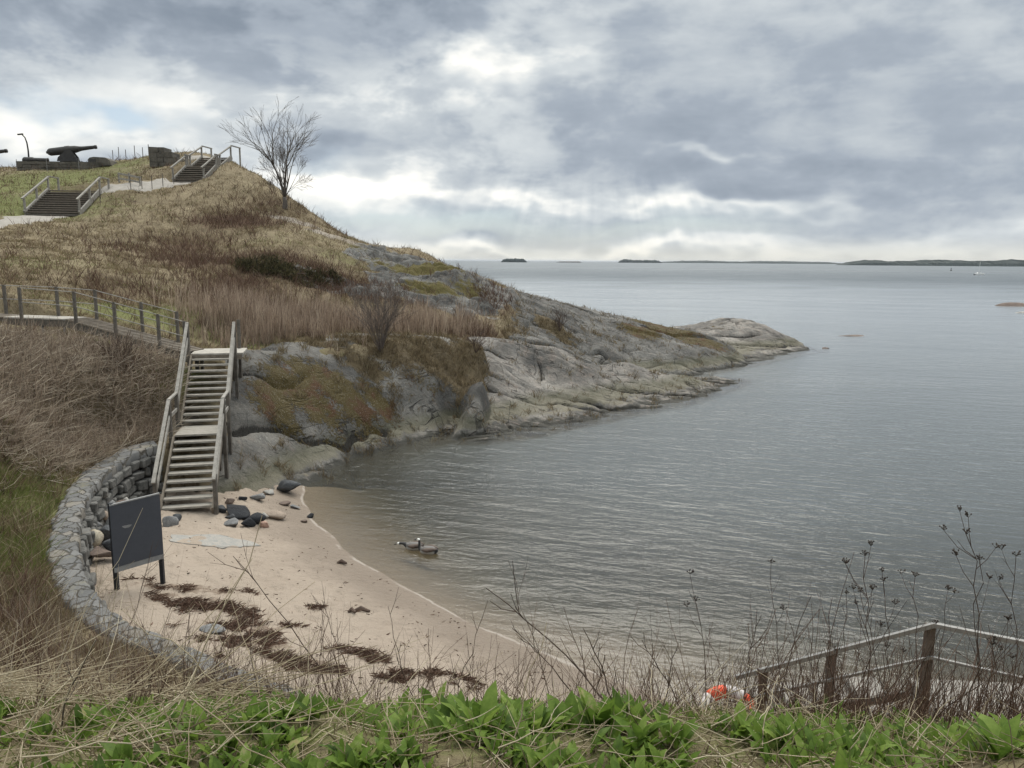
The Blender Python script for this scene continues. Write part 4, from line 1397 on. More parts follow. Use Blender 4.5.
BM = dict(grey=bmat('grey_boulder', (.27, .27, .265), (.11, .11, .11)), dark=bmat('dark_boulder', (.10, .105, .11), (.035, .037, .04)), black=bmat('wet_black_boulder', (.032, .034, .038), (.012, .013, .015)), pale=bmat('pale_boulder', (.46, .44, .40), (.26, .25, .23)),
          cream=bmat('cream_boulder', (.50, .45, .35), (.30, .26, .20)), pink=bmat('pink_boulder', (.46, .30, .23), (.28, .18, .14)), brown=bmat('brown_boulder', (.20, .15, .12), (.09, .07, .06)), sandy=bmat('sandy_boulder', (.36, .29, .23), (.24, .19, .15)))
BL = [
    (100, 505, 17, 14, 'grey', 'squared grey boulder against the stone wall near the stairs'), (111, 505, 16, 12, 'brown', 'reddish brown boulder beside the squared grey one by the wall'), (106, 519, 17, 15, 'grey', 'light grey upright boulder just left of the sign board top'),
    (99, 531, 26, 18, 'dark', 'largest dark angular boulder in the rubble left of the sign'), (84, 537, 15, 15, 'cream', 'cream rounded boulder at the foot of the curved wall'), (104, 546, 20, 13, 'dark', 'dark grey boulder touching the left edge of the sign'), (89, 552, 28, 9, 'brown', 'flat brown rock lowest in the rubble left of the sign'),
    (94, 515, 12, 9, 'sandy', 'sandy brown rock wedged between rubble and wall'), (90, 524, 10, 8, 'grey', 'small grey rock against the wall behind the cream boulder'), (79, 526, 10, 12, 'dark', 'narrow dark rock standing at the wall foot'),
    (143, 469, 15, 8, 'pale', 'pale stone lying in the corner of the wall by the stairs'), (122, 461, 20, 9, 'grey', 'grey block under the far end of the wall'), (168, 522, 15, 12, 'grey', 'rounded grey boulder between the sign and the stair foot'), (176, 518, 10, 7, 'dark', 'small dark stone touching the lowest stair tread'), (118, 500, 9, 7, 'pale', 'small pale stone above the sign board corner'),
    (235, 511, 31, 15, 'black', 'biggest wet black boulder right of the stair foot'), (253, 519, 22, 11, 'black', 'flatter black boulder beside the biggest black one'), (246, 523, 16, 9, 'black', 'black boulder at the front of the dark heap'), (232, 523, 15, 9, 'grey', 'grey boulder with pale face at the front left of the dark heap'),
    (263, 525, 12, 7, 'pink', 'small pink stone at the right front of the dark heap'), (230, 517, 11, 6, 'dark', 'dark wedge stone under the biggest black boulder'), (264, 516, 11, 7, 'pale', 'small pale stone behind the pink stone'), (275, 516, 18, 8, 'sandy', 'low sand coloured rock right of the dark heap'),
    (219, 509, 12, 8, 'dark', 'dark stone between stair foot and the black boulders'), (229, 502, 11, 6, 'brown', 'brown stone behind the biggest black boulder'), (257, 497, 16, 9, 'grey', 'grey stone in line towards the water edge'), (268, 492, 13, 7, 'pale', 'white stone leaning on the big flat rock'),
    (284, 488, 30, 13, 'dark', 'big flat dark rock at the water edge below the outcrop'), (243, 498, 9, 5, 'black', 'small black stone under the outcrop foot'), (294, 507, 12, 4, 'grey', 'small grey stone lying in the shallows'), (310, 516, 10, 5, 'black', 'lone black stone farthest out in the shallows'), (283, 503, 12, 5, 'brown', 'brown stone at the wet sand edge'),
    (213, 629, 23, 8, 'grey', 'long grey stone lying in the seaweed on the beach'), (214, 541, 0, 0, '', ''), (304, 521, 9, 4, 'brown', 'brown stone awash where the sand meets the water'),
]
for i, (px, py, w, h_, c, lab) in enumerate(BL):
    if not w:
        continue
    p = hit(px, py + h_ * .38)
    if px < 124 and py < 560:
        p = PZ(px, py + h_ * .3, 1.02) + np.array([.22, -.12, 0])
    if p is None:
        continue
    d = np.linalg.norm(p - EYE)
    k = d / FPX
    o = obj('boulder', boulder_mesh('boulder', 40 + i, 9 + i % 4 if c not in ('cream', 'sandy') else 3, BM[c]))
    sx_, sz_ = w * k * .56, h_ * k * .60
    o.scale = (sx_, max(sx_ * .75, sz_), sz_)
    o.location = (p[0], p[1] + sx_ * .3, p[2] + sz_ * .42)
    o.rotation_euler = (rnd.uniform(-.12, .12), rnd.uniform(-.12, .12), rnd.uniform(-.4, .4))
    tag(o, lab, 'rock', 'boulders on the beach')

# flat grey slab lying flush in the sand
c = hit(212, 541)
mb = MB()
kk = np.linalg.norm(c - EYE) / FPX
out_ = []
for k in range(28):
    a = 2 * math.pi * k / 28
    r_ = 1 + .16 * math.sin(2 * a + .5) + .09 * math.sin(5 * a) + .05 * math.sin(9 * a)
    x, y = c[0] + 35 * kk * r_ * math.cos(a), c[1] + .42 * r_ * math.sin(a)
    out_.append((x, y, gz1(x, y) + .016))
mb.poly(out_, (0, 0, -.12))
tag(mb.build('flat_rock', plain('bluish_flat_rock', (.34, .31, .27), (.22, .225, .215), 9, bmp=.6, bd=.03)), 'pale bluish flat rock flush with the sand before the stairs', 'rock')
# driftwood
for px, py, w, lab in ((362, 612, 15, 'short dark driftwood stick on the open sand'), (342, 564, 9, 'small dark driftwood chunk near the water edge'), (352, 613, 7, 'pale driftwood stub beside the dark stick')):
    p = hit(px, py)
    k = np.linalg.norm(p - EYE) / FPX
    a = Vector(p) + Vector((-w * k / 2, 0, .02))
    tag(MB().tube([a, a + Vector((w * k * .4, .05, .03)), a + Vector((w * k, -.03, .01))], [.03, .05, .025], 7).build('driftwood', M['twig'] if 'dark' in lab else M['rail']), lab, 'driftwood')

# ------------------------------------------------------------------ railing, steps and lifebuoy at the lower right
pc = P(934, 625, 8.3)
pr = P(1090, 656, 7.2)
pl = P(735, 677.5, 9.3)
rg = empty('beach_railing', (pc[0], pc[1], pc[2] - 1.3), 'grey two-rail handrail on dark wooden posts at the concrete steps', 'railing')
up_ = Vector((0, 0, 1))
pc, pr, pl = Vector(pc), Vector(pr), Vector(pl)
for a, b in ((pc, pr), (pc, pl)):
    MB().beam(a, b, .06, .05).build('top_rail', M['galv'], rg)
    MB().beam(a - up_ * .40, b - up_ * (.40 if b is pr else .34), .04, .03).build('lower_rail', M['galv'], rg)
MB().beam(pc - up_ * .80 + (pl - pc) * .1, pl - up_ * .72 + (pl - pc) * -.12, .06, .09).build('side_rail', M['post'], rg)
for q, w, e in ((pc, .088, 1.45), (pc + (pl - pc) * .47, .085, 1.35), (pc + (pl - pc) * .83, .085, 1.3), (pc + (pr - pc) * .8, .09, 1.3)):
    zt_ = q.z - .03
    MB().beam((q.x, q.y + .07, zt_ - e), (q.x, q.y + .07, zt_), w, w, (0, 1, 0)).build('post', M['rusty'], rg)
st = empty('concrete_steps', (pc.x, pc.y, pc.z - 1.2), 'pale concrete landing and steps behind the railing on the right', 'steps')
zl_ = pc.z - 1.25
MB().beam((pc.x + .3, pc.y + .5, zl_ - .12), (pc.x + 5.5, pc.y + .1, zl_ - .12), 1.1, .24).build('landing', M['concrete'], st, bevel=.02)
for i in range(5):
    f = (i + .5) / 5
    q = pc + (pl - pc) * f
    MB().beam((q.x, q.y + .15, zl_ - .16 * (i + 1) - .1), (q.x + .05, q.y + 1.25, zl_ - .16 * (i + 1) - .1), .42, .2).build('step', M['concrete'], st, bevel=.02)

lbp = P(729, 712, 6.0)
rg2 = empty('lifebuoy', lbp, 'orange and white lifebuoy half hidden by dry stems near the railing', 'lifebuoy')
for k in range(8):
    a0, a1 = 2 * math.pi * k / 8, 2 * math.pi * (k + 1) / 8
    pts = [Vector(lbp) + Vector((.20 * math.cos(a), .13 * math.sin(a), .11 * math.sin(a))) for a in np.linspace(a0, a1, 7)]
    MB().tube(pts, .055, 12).build('float_section' if k % 2 == 0 else 'white_band', M['orange' if k % 2 == 0 else 'whiteband'], rg2, smooth=True)

# ------------------------------------------------------------------ two geese on the water
def goose(px, py, face, label, neck_up):
    p = PZ(px, py, 0)
    t = empty('goose', (p[0], p[1], 0), label, 'goose', 'pair of geese in the shallows', face)
    bm = bmesh.new()
    sk = [((-.26, 0, .09), .035), ((-.17, 0, .07), .085), ((-.02, 0, .06), .12), ((.12, 0, .065), .105), ((.20, 0, .10), .06)]
    if neck_up:
        sk += [((.215, 0, .18), .034), ((.21, 0, .28), .030), ((.225, 0, .335), .040), ((.275, 0, .325), .026)]
    else:
        sk += [((.27, 0, .13), .034), ((.34, 0, .13), .030), ((.385, 0, .125), .040), ((.43, 0, .105), .026)]

    def chain(s):
        me = bpy.data.meshes.new('goose_skeleton')
        me.from_pydata([c for c, r in s], [(i, i + 1) for i in range(len(s) - 1)], [])
        o = obj('goose_skeleton', me)
        mod = o.modifiers.new('skin', 'SKIN')
        for v, (c, r) in zip(me.skin_vertices[0].data, s):
            v.radius = (r, r)
        me.skin_vertices[0].data[2].use_root = True
        o.modifiers.new('sub', 'SUBSURF').levels = 2
        dg = bpy.context.evaluated_depsgraph_get()
        m2 = bpy.data.meshes.new_from_object(o.evaluated_get(dg))
        bpy.data.objects.remove(o)
        m2.polygons.foreach_set('use_smooth', [True] * len(m2.polygons))
        return m2
    m2 = chain(sk)
    m2.materials.clear()
    gm, gg = material('goose_plumage')
    oc = gg.n('TexCoord').outputs['Object']
    s3 = gg.n('SeparateXYZ', {0: oc}).outputs
    nz = gg.noise(oc, 30, 3, .6)
    colr = gg.mix(nz, (.07, .065, .06), (.19, .175, .16))
    colr = gg.mix(gg.sm(s3[2], .05, .09), (.45, .43, .40), colr)
    colr = gg.mix(gg.sm(s3[0], -.15, -.20), colr, (.03, .03, .03))
    colr = gg.mix(gg.sm(s3[0], .17, .20), colr, (.02, .02, .02))
    hx = (.235, .335) if neck_up else (.39, .125)
    cheek = gg.m('LESS_THAN', gg.vm('DISTANCE', oc, (hx[0], 0, hx[1]), out=1), .040)
    colr = gg.mix(cheek, colr, (.75, .74, .70))
    gg.set(gg.bs.inputs['Base Color'], colr)
    gg.set(gg.bs.inputs['Roughness'], .7)
    m2.materials.append(gm)
    obj('body', m2, t)
    b0 = Vector((.29, 0, .32)) if neck_up else Vector((.45, 0, .10))
    ob = MB().tube([b0, b0 + Vector((.03, 0, -.008)), b0 + Vector((.055, 0, -.016))], [.018, .013, .006], 8)
    obj('bill', ob.mesh('bill', M['iron'], smooth=True), t)
    for sg in (-1, 1):
        w_ = MB().tube([(.12, sg * .10, .10), (0, sg * .122, .115), (-.12, sg * .09, .125), (-.25, sg * .035, .125)], [.02, .055, .045, .01], 8)
        obj('wing', w_.mesh('wing', BM['brown'], smooth=True), t)


goose(414, 549, R(172), 'goose swimming farther left with its head held low', False)
goose(428, 553, R(170), 'goose with upright dark neck swimming nearer on the right', True)

# ------------------------------------------------------------------ far islands, skerries, boats
def island(label, px0, px1, hpx, D, trees, seed, name='island'):
    a, b = P(px0, 262, D), P(px1, 262, D)
    L_ = np.linalg.norm(b - a)
    n = max(24, int((px1 - px0) * 2.2))
    rs = np.random.RandomState(seed)
    k = D / FPX
    t = np.linspace(0, 1, n)
    env = np.clip(np.minimum(t, 1 - t) * 7, 0, 1) ** .6
    hh_ = env * hpx * k * (.62 + .30 * fbm(t * L_ / (40 * k), t * 0 + seed, 2, seed) + (.22 * rs.rand(n) if trees else .05 * rs.rand(n)))
    dv = (b - a) / L_
    nv = np.array([-dv[1], dv[0], 0])
    V, F = [], []
    rows = [(-.5, 0.0), (-.46, .55), (-.3, .9), (0, 1.0), (.4, .75), (.6, 0)]
    th = L_ * .16
    for i in range(n):
        q = a + (b - a) * t[i]
        for o, hk in rows:
            V.append((q[0] + nv[0] * o * th * (.3 + env[i]), q[1] + nv[1] * o * th * (.3 + env[i]), hh_[i] * hk * (1 + .15 * rs.rand()) - (.4 if hk == 0 else 0)))
    m_ = len(rows)
    for i in range(n - 1):
        for j in range(m_ - 1):
            F.append((i * m_ + j, (i + 1) * m_ + j, (i + 1) * m_ + j + 1, i * m_ + j + 1))
    o = obj(name, np_mesh(name, np.array(V), np.array(F)[:, ::1], M['island' if trees else 'island_rock'], smooth=False))
    tag(o, label, 'island', kind='structure')


island('small wooded islet alone on the horizon beside the headland', 501, 527, 4.4, 3200, True, 3)
island('low bare reef on the horizon right of the small islet', 556, 582, 1.6, 3600, False, 4)
island('low dark islet with a hump near the middle of the horizon', 618, 662, 3.6, 4200, True, 5)
island('thin faint strip of land along the middle horizon', 655, 850, 2.4, 5200, True, 6)
island('long dark forested island at the right of the horizon', 838, 1120, 6.8, 2600, True, 8)
for px, py, w, h_, lab, sd3 in ((851, 336, 24, 3, 'thin low skerry barely breaking the water off the rock point', 71), (1019, 306.5, 26, 6, 'brown skerry at the right edge of the picture', 72), (1021, 313, 10, 3, 'small pale skerry just below the brown one', 73), (826, 348.6, 8, 2, 'tiny reef stone off the tip of the rock point', 74)):
    p = PZ(px, py, 0)
    k = np.linalg.norm(p - EYE) / FPX
    o = obj('skerry', boulder_mesh('skerry', sd3, 3, BM['brown' if 'pale' not in lab else 'pale']))
    o.scale = (w * k * .62, w * k * .4, h_ * k * .9)
    o.location = (p[0], p[1] + w * k * .2, -.35 * h_ * k)
    tag(o, lab, 'rock', 'skerries in open water')
p = PZ(980, 275, 0)
k = np.linalg.norm(p - EYE) / FPX
bt = empty('sailing_boat', (p[0], p[1], 0), 'small white sailing boat with bare mast before the far island', 'boat')
hl = 8.5 * k
MB().poly([(p[0] - hl * .5, p[1], 1.15 * k), (p[0] - hl * .42, p[1], 0), (p[0] + hl * .35, p[1], 0), (p[0] + hl * .55, p[1], 1.5 * k)], (0, 2.4, 0)).build('hull', M['white'], bt)
MB().poly([(p[0] - hl * .2, p[1] + .4, 1.2 * k), (p[0] + hl * .2, p[1] + .4, 1.3 * k), (p[0] + hl * .12, p[1] + .4, 2.3 * k), (p[0] - hl * .15, p[1] + .4, 2.3 * k)], (0, 1.6, 0)).build('cabin', M['white'], bt)
MB().tube([(p[0], p[1] + 1.2, 1.2 * k), (p[0], p[1] + 1.2, 11 * k)], .12, 6).build('mast', M['white'], bt)
p = PZ(951, 270.8, 0)
by = empty('sea_mark', (p[0], p[1], 0), 'dark buoy mark left of the white sailing boat', 'buoy')
k = np.linalg.norm(p - EYE) / FPX
MB().lathe([(-.3 * k, .7 * k), (.5 * k, .7 * k), (.8 * k, .3 * k), (1.8 * k, .15 * k)], p, (0, 0, 1), 10).build('float', M['iron'], by)
MB().lathe([(1.8 * k, .4 * k), (2.6 * k, .05 * k)], p, (0, 0, 1), 8).build('topmark', M['iron'], by)
# ------------------------------------------------------------------ vegetation
def leafy_material(name, stops, rough=.8, trans=.0, noise_amt=.0):
    m, g = material(name)
    t = g.attr('tint')
    if noise_amt:
        nz = g.noise(g.n('NewGeometry').outputs['Position'], 38, 3, .65)
        t = g.m('ADD', t, g.m('MULTIPLY', g.m('SUBTRACT', nz, .5), noise_amt))
    g.set(g.bs.inputs['Base Color'], g.ramp(t, stops))
    g.set(g.bs.inputs['Roughness'], rough)
    g.set(g.bs.inputs['Specular IOR Level'], .2)
    if trans:
        tl = g.n('BsdfTranslucent', {'Color': g.ramp(t, stops)})
        mx = g.n('MixShader', {0: trans, 1: g.bs.outputs[0], 2: tl.outputs[0]})
        g.t.links.new(mx.outputs[0], g.out.inputs[0])
    return m


STRAW = leafy_material('dry_straw', [(0, (.09, .065, .042)), (.3, (.23, .175, .11)), (.65, (.42, .35, .235)), (1, (.60, .53, .39))], .8, .35)
TURF = leafy_material('turf_blades', [(0, (.055, .04, .024)), (.35, (.152, .116, .070)), (.62, (.230, .184, .112)), (.75, (.30, .252, .158)), (.80, (.10, .12, .035)), (1, (.145, .175, .05))], .8, .4)
BROWN = leafy_material('brown_twigs', [(0, (.04, .024, .017)), (.5, (.13, .078, .055)), (.85, (.21, .145, .108)), (1, (.27, .22, .17))], .8, .2)
REED = leafy_material('reed_stalks', [(0, (.075, .05, .036)), (.45, (.24, .18, .135)), (.8, (.34, .265, .20)), (1, (.46, .38, .29))], .8, .4)
BANK = leafy_material('dead_bank_stems', [(0, (.085, .064, .049)), (.5, (.27, .215, .165)), (.8, (.40, .34, .265)), (1, (.58, .52, .42))], .8, .35)
LEAF = leafy_material('fresh_leaves', [(0, (.055, .10, .016)), (.5, (.135, .215, .034)), (.85, (.22, .30, .06)), (.95, (.30, .36, .12)), (1, (.40, .36, .16))], .5, .45, .9)
JUNIP = leafy_material('juniper_needles', [(0, (.018, .018, .010)), (.5, (.06, .055, .026)), (1, (.14, .115, .055))], .8, .25)


def blade_mesh(name, base, tip, width, tint, mat, bend=None):
    """thin curved blades: base, tip (n,3), width (n,), tint (n,)"""
    n = len(base)
    d = tip - base
    rv = nrs.normal(size=(n, 3)) * [1, 1, .1]
    sd_v = np.cross(d, rv)
    sd_v /= np.linalg.norm(sd_v, axis=1)[:, None] + 1e-9
    mid = base + d * .55 + (bend if bend is not None else nrs.normal(size=(n, 3)) * np.linalg.norm(d, axis=1)[:, None] * .06)
    w = (sd_v * width[:, None] / 2)
    v = np.stack([base - w, base + w, mid - w * .8, mid + w * .8, tip], 1).reshape(-1, 3)
    o = np.arange(n)[:, None] * 5
    f = np.concatenate([o + np.array([[0, 1, 3]]), o + np.array([[0, 3, 2]]), o + np.array([[2, 3, 4]])], 1).reshape(-1, 3)
    return np_mesh(name, v, f, mat, dict(tint=np.repeat(tint, 5)), smooth=False)


def stem_mesh(name, paths, radii, tint, mat, k=3):
    """round stems: paths (n,m,3), radii (n,m)"""
    n, m_, _ = paths.shape
    t = np.gradient(paths, axis=1)
    t /= np.linalg.norm(t, axis=2)[..., None] + 1e-9
    a = np.cross(t, np.array([.3, .9, .1]))
    a /= np.linalg.norm(a, axis=2)[..., None] + 1e-9
    b = np.cross(t, a)
    ph = np.arange(k) * 2 * np.pi / k
    v = paths[:, :, None] + radii[:, :, None, None] * (a[:, :, None] * np.cos(ph)[None, None, :, None] + b[:, :, None] * np.sin(ph)[None, None, :, None])
    idx = np.arange(n * m_ * k).reshape(n, m_, k)
    nx = np.roll(idx, -1, axis=2)
    f = np.stack([idx[:, :-1], nx[:, :-1], nx[:, 1:], idx[:, 1:]], -1).reshape(-1, 4)
    return np_mesh(name, v.reshape(-1, 3), f, mat, dict(tint=np.repeat(tint, m_ * k)))


_iscell = {k: HZ[k] >= TOP - 1e-6 for k in HZ}
# what the camera cannot see needs no blades: keep cells that face it
_slope_r = np.gradient(TOP, axis=0) / np.gradient(RR, axis=0)
_look = (TOP - HC) / RR
_seen = (_slope_r - _look) > -.10


DLOG = (np.gradient(np.log(_rr)) / .005)[:, None] * (np.gradient(_th) / .098)[None, :]


def scatter(mask, n):
    """n points spread by the weight mask over the polar grid"""
    w = (np.clip(mask, 0, None) * DLOG).ravel().astype(float)
    c = np.cumsum(w)
    i = np.searchsorted(c, nrs.rand(n) * c[-1])
    r_, q = np.unravel_index(np.clip(i, 0, w.size - 1), GX.shape)
    th = np.radians(np.interp(q + nrs.rand(n) - .5, np.arange(NC), _th))
    rr = np.exp(np.interp(r_ + nrs.rand(n) - .5, np.arange(NR), np.log(_rr)))
    x, y = rr * np.sin(th), rr * np.cos(th)
    return x, y, ground(x, y), r_, q


def away(x, y, d0):
    """1 clear of the stairs, boardwalk, paths and wall"""
    m_ = np.ones_like(x)
    for a, b, r_ in [(STAIR_A, STAIR_B, .95)] + [(p, q, 1.0) for p, q in zip(BW_PTS[:-1], BW_PTS[1:])]:
        m_ *= seg_dist(x, y, a, b)[0] > r_
    for seg in ctr:
        for p, q in zip(seg[:-1], seg[1:]):
            m_ *= seg_dist(x, y, p, q)[0] > 1.5
    for p, q, r_ in ((P(52, 213.5, 56.5), P(75, 190, 60.3), 2.3), (P(188, 180.5, 65.5), P(217, 157.5, 70.2), 1.8)):
        m_ *= seg_dist(x, y, p, q)[0] > r_
    pol = np.concatenate([WI[:, :2], WO[::-1, :2]])
    m_ *= poly_sd(pol, x, y) > .05
    return m_


CLEAR = away(GX, GY, 0)
HILLM = _iscell['hillside'] * _seen * CLEAR * (TH > R(-42)) * (TH < R(42)) * (RR > 8)
f_n = fbm(GX * .5, GY * .5, 4, 71)
f_n2 = fbm(GX * 1.7, GY * 1.7, 3, 72)
# turf all over the hill
wt_ = HILLM * np.clip(.55 + 1.0 * f_n, .08, 1.6) * (1 - .95 * sstep(.35, .6, a_rock)) * (1 - .8 * sstep(.4, .7, a_dirt)) * sstep(9, 12, RR)
x, y, z, ri, qi = scatter(wt_, 250000)
d = np.hypot(x, y)
n = len(x)
hgt_ = nrs.uniform(.07, .27, n) * np.clip(.75 + .8 * f_n2[ri, qi], .4, 1.7)
grn = np.clip(a_green[ri, qi] + .9 * f_n2[ri, qi], 0, 1)
isg = nrs.rand(n) < np.clip(grn * 1.1 - .3, .0, .9)
hgt_ = np.where(isg, hgt_ * .5, hgt_)
tint = np.where(isg, nrs.uniform(.80, 1, n), np.clip(.40 + .35 * f_n[ri, qi] + nrs.normal(0, .17, n), 0, .75))
base = np.stack([x, y, z - .02], 1)
lean = nrs.normal(size=(n, 2)) * .55 + np.array([.25, -.35])
tip = base + np.stack([lean[:, 0] * hgt_, lean[:, 1] * hgt_, hgt_], 1)
tag(obj('dry_grass', blade_mesh('dry_grass', base, tip, .005 + d * .00034, tint, TURF)), 'tan and green turf blades covering the hillside', 'grass', kind='stuff')
# reddish brown dead scrub in patches
bm_ = np.clip(a_brown * 1.2 + .9 * f_n2 - .25, 0, 1) * HILLM
x, y, z, ri, qi = scatter(bm_, 26000)
n, d = len(x), np.hypot(x, y)
hgt_ = nrs.uniform(.25, .75, n)
base = np.stack([x, y, z - .02], 1)
lean = nrs.normal(size=(n, 2)) * .45
tip = base + np.stack([lean[:, 0] * hgt_, lean[:, 1] * hgt_, hgt_], 1)
tag(obj('dead_scrub', blade_mesh('dead_scrub', base, tip, .005 + d * .00036, np.clip(nrs.normal(.42, .22, n), 0, 1), BROWN)), 'reddish brown dead scrub in patches on the hillside', 'scrub', kind='stuff')
# the tumble of dead stems on the bank below the boardwalk
bank = blobs([(40, 385, 3.5, 4.5, 1), (90, 395, 2.5, 3.5, 1), (140, 395, 2.0, 3.0, 1), (20, 430, 2.4, 2.6, 1), (80, 430, 2.0, 1.8, .9), (160, 380, 1.5, 2.5, .9), (150, 420, 1.5, 1.0, .8)]) * HILLM
x, y, z, ri, qi = scatter(sstep(.25, .7, bank + .25 * f_n2) * (bank > .05), 15000)
n, d = len(x), np.hypot(x, y)
ln = nrs.uniform(.35, 1.05, n)
kind = nrs.rand(n)
azi = nrs.normal(-.9, .8, n)
elv = np.where(kind < .55, np.abs(nrs.normal(.30, .25, n)), nrs.uniform(.7, 1.5, n))
dirv = np.stack([np.cos(azi) * np.cos(elv), np.sin(azi) * np.cos(elv), np.sin(elv)], 1)
base = np.stack([x, y, z + nrs.uniform(-.02, .14, n) * (kind < .55)], 1)
tip = base + dirv * ln[:, None]
tip[:, 2] = np.maximum(tip[:, 2], ground(tip[:, 0], tip[:, 1]) + .03)
tint = np.where(kind < .52, nrs.uniform(.55, 1, n), np.clip(nrs.normal(.40, .2, n), 0, .9))
tag(obj('dead_stems', blade_mesh('dead_stems', base, tip, .007 + d * .00045, tint, BANK)), 'tangle of dead grey brown stems on the bank under the boardwalk', 'dead stems', kind='stuff')
# reed bed behind the outcrop
rb = blobs([(220, 332, 1.5, 2.0, .8), (255, 330, 2.5, 3.0, 1), (300, 328, 3, 3.2, 1), (345, 328, 3, 3.0, 1), (395, 328, 2.2, 2.6, 1), (430, 326, 1.6, 2.2, .8), (280, 318, 4, 2, .9), (225, 318, 2, 2, .6), (455, 332, 1.6, 1.2, .9), (470, 330, 1.2, 1.5, .8)]) * HILLM
x, y, z, ri, qi = scatter(sstep(.3, .9, rb + .5 * f_n2) * (rb > .08), 10000)
n, d = len(x), np.hypot(x, y)
hgt_ = nrs.uniform(.4, 1.5, n) * (.65 + .6 * np.clip(f_n[ri, qi] + .3, 0, 1))
base = np.stack([x, y, z - .03], 1)
lean = nrs.normal(size=(n, 2)) * .11 + np.array([.04, 0])
tip = base + np.stack([lean[:, 0] * hgt_, lean[:, 1] * hgt_, hgt_], 1)
tag(obj('reed_bed', blade_mesh('reed_bed', base, tip, .012 + d * .00035, np.clip(nrs.normal(.58, .24, n) + .25 * f_n2[ri, qi], 0, 1), REED)), 'bed of dry brown reeds standing behind the mossy outcrop', 'reeds', kind='stuff')
# tufts in the turf on top of the rocks
rk_m = np.zeros_like(GX)
for L_ in ROCKS[:3]:
    rk_m = np.maximum(rk_m, _iscell[L_.name] * (np.clip(RM[L_.name][1] + .8 * f_n2 - .25, 0, 1)))
x, y, z, ri, qi = scatter(rk_m * _seen * CLEAR, 18000)
n, d = len(x), np.hypot(x, y)
hgt_ = nrs.uniform(.08, .32, n)
base = np.stack([x, y, z - .02], 1)
lean = nrs.normal(size=(n, 2)) * .5
tip = base + np.stack([lean[:, 0] * hgt_, lean[:, 1] * hgt_, hgt_], 1)
tag(obj('rock_grass', blade_mesh('rock_grass', base, tip, .005 + d * .0004, np.clip(nrs.normal(.38, .2, n), 0, .76), TURF)), 'dry tufts of grass in the hollows of the granite', 'grass', kind='stuff')

# grass along the wall's landward side
wb_ = blobs([(120, 435, 1.6, 1.2, 1), (70, 455, 1.4, 1.6, 1), (35, 500, 1.2, 2.2, 1), (15, 545, 1.2, 2.0, 1), (160, 430, 1.0, 1.0, 1), (20, 590, 1.2, 1.2, 1), (90, 440, 1.5, 1.5, 1)]) * _iscell['hillside'] * CLEAR
x, y, z, ri, qi = scatter(np.clip(wb_ * 1.4 + .5 * f_n2, 0, 1) * (wb_ > .1), 14000)
n, d = len(x), np.hypot(x, y)
hgt_ = nrs.uniform(.08, .34, n)
isg = nrs.rand(n) < np.clip(a_green[ri, qi] * .9 + .5 * f_n2[ri, qi] - .1, .0, .8)
base = np.stack([x, y, z - .02], 1)
lean = nrs.normal(size=(n, 2)) * .6 + np.array([.35, -.2])
tip = base + np.stack([lean[:, 0] * hgt_, lean[:, 1] * hgt_, hgt_], 1)
tag(obj('wall_grass', blade_mesh('wall_grass', base, tip, .004 + d * .0004, np.where(isg, nrs.uniform(.8, 1, n), np.clip(nrs.normal(.5, .18, n), 0, .76)), TURF)), 'straw and green grass along the landward side of the curved wall', 'grass', kind='stuff')

# ------------------------------------------------------------------ woody plants
def grow(p, d, ln, r, depth, out, spread, up_pull, nseg=4, kids=(2, 4)):
    pts, rad = [p.copy()], [r]
    q, dd = p.copy(), d.normalized()
    for i in range(nseg):
        dd = (dd + Vector((rnd.gauss(0, .06), rnd.gauss(0, .06), rnd.gauss(0, .04) + up_pull))).normalized()
        q = q + dd * (ln / nseg)
        pts.append(q.copy())
        rad.append(r * (1 - .55 * (i + 1) / nseg))
    out.append((pts, rad, depth))
    if depth == 0:
        return
    k = rnd.randint(*kids)
    for j in range(k):
        f = rnd.uniform(.35, 1.0) if j else 1.0
        i = min(int(f * nseg), nseg - 1)
        o = pts[i].lerp(pts[i + 1], f * nseg - i)
        tdir = (pts[i + 1] - pts[i]).normalized()
        rv = Vector((rnd.gauss(0, 1), rnd.gauss(0, 1), rnd.gauss(0, 1)))
        side = (rv - tdir * rv.dot(tdir)).normalized()
        nd = (tdir * math.cos(spread) + side * math.sin(spread * rnd.uniform(.7, 1.3))).normalized()
        grow(o, nd, ln * rnd.uniform(.62, .82), r * (.50 if j else .45) * rnd.uniform(.85, 1.1), depth - 1, out, spread, up_pull, nseg, kids)


def bare_tree():
    b = hit(285, 209)
    t = empty('bare_tree', b, 'leafless grey tree with forked trunk standing alone on the hill slope', 'tree')
    b = Vector(b) - Vector((0, 0, .25))
    trunk = MB()
    f = b + Vector((.0, 0, 1.15))
    trunk.tube([b + Vector((-.02, 0, 0)), b + Vector((0, 0, .35)), b + Vector((.03, 0, .8)), f], [.28, .20, .165, .13], 10)
    trunk.build('trunk', M['bark'], t, smooth=True)
    out = []
    for d, ln, r in ((Vector((-.16, .1, 1)), 3.2, .12), (Vector((.08, -.1, 1)), 3.3, .13), (Vector((-.02, .35, 1)), 2.6, .08), (Vector((.30, 0, 1)), 2.5, .08), (Vector((.62, .1, .85)), 1.5, .045), (Vector((-.30, -.1, 1)), 2.0, .055), (Vector((-.60, .1, .9)), 1.0, .03)):
        grow(f - Vector((0, 0, .08)), d, ln * .84, r * .95, 4, out, R(25), .010, 4, (3, 4))
    c1, c2 = MB(), MB()
    for pts, rad, dep in out:
        rad = [max(q, .0075) for q in rad]
        (c1 if dep >= 3 else c2).tube(pts, rad, 5 if dep >= 3 else 3)
    c1.build('limb', M['bark'], t, smooth=True)
    c2.build('crown', M['bark'], t, smooth=True)


bare_tree()


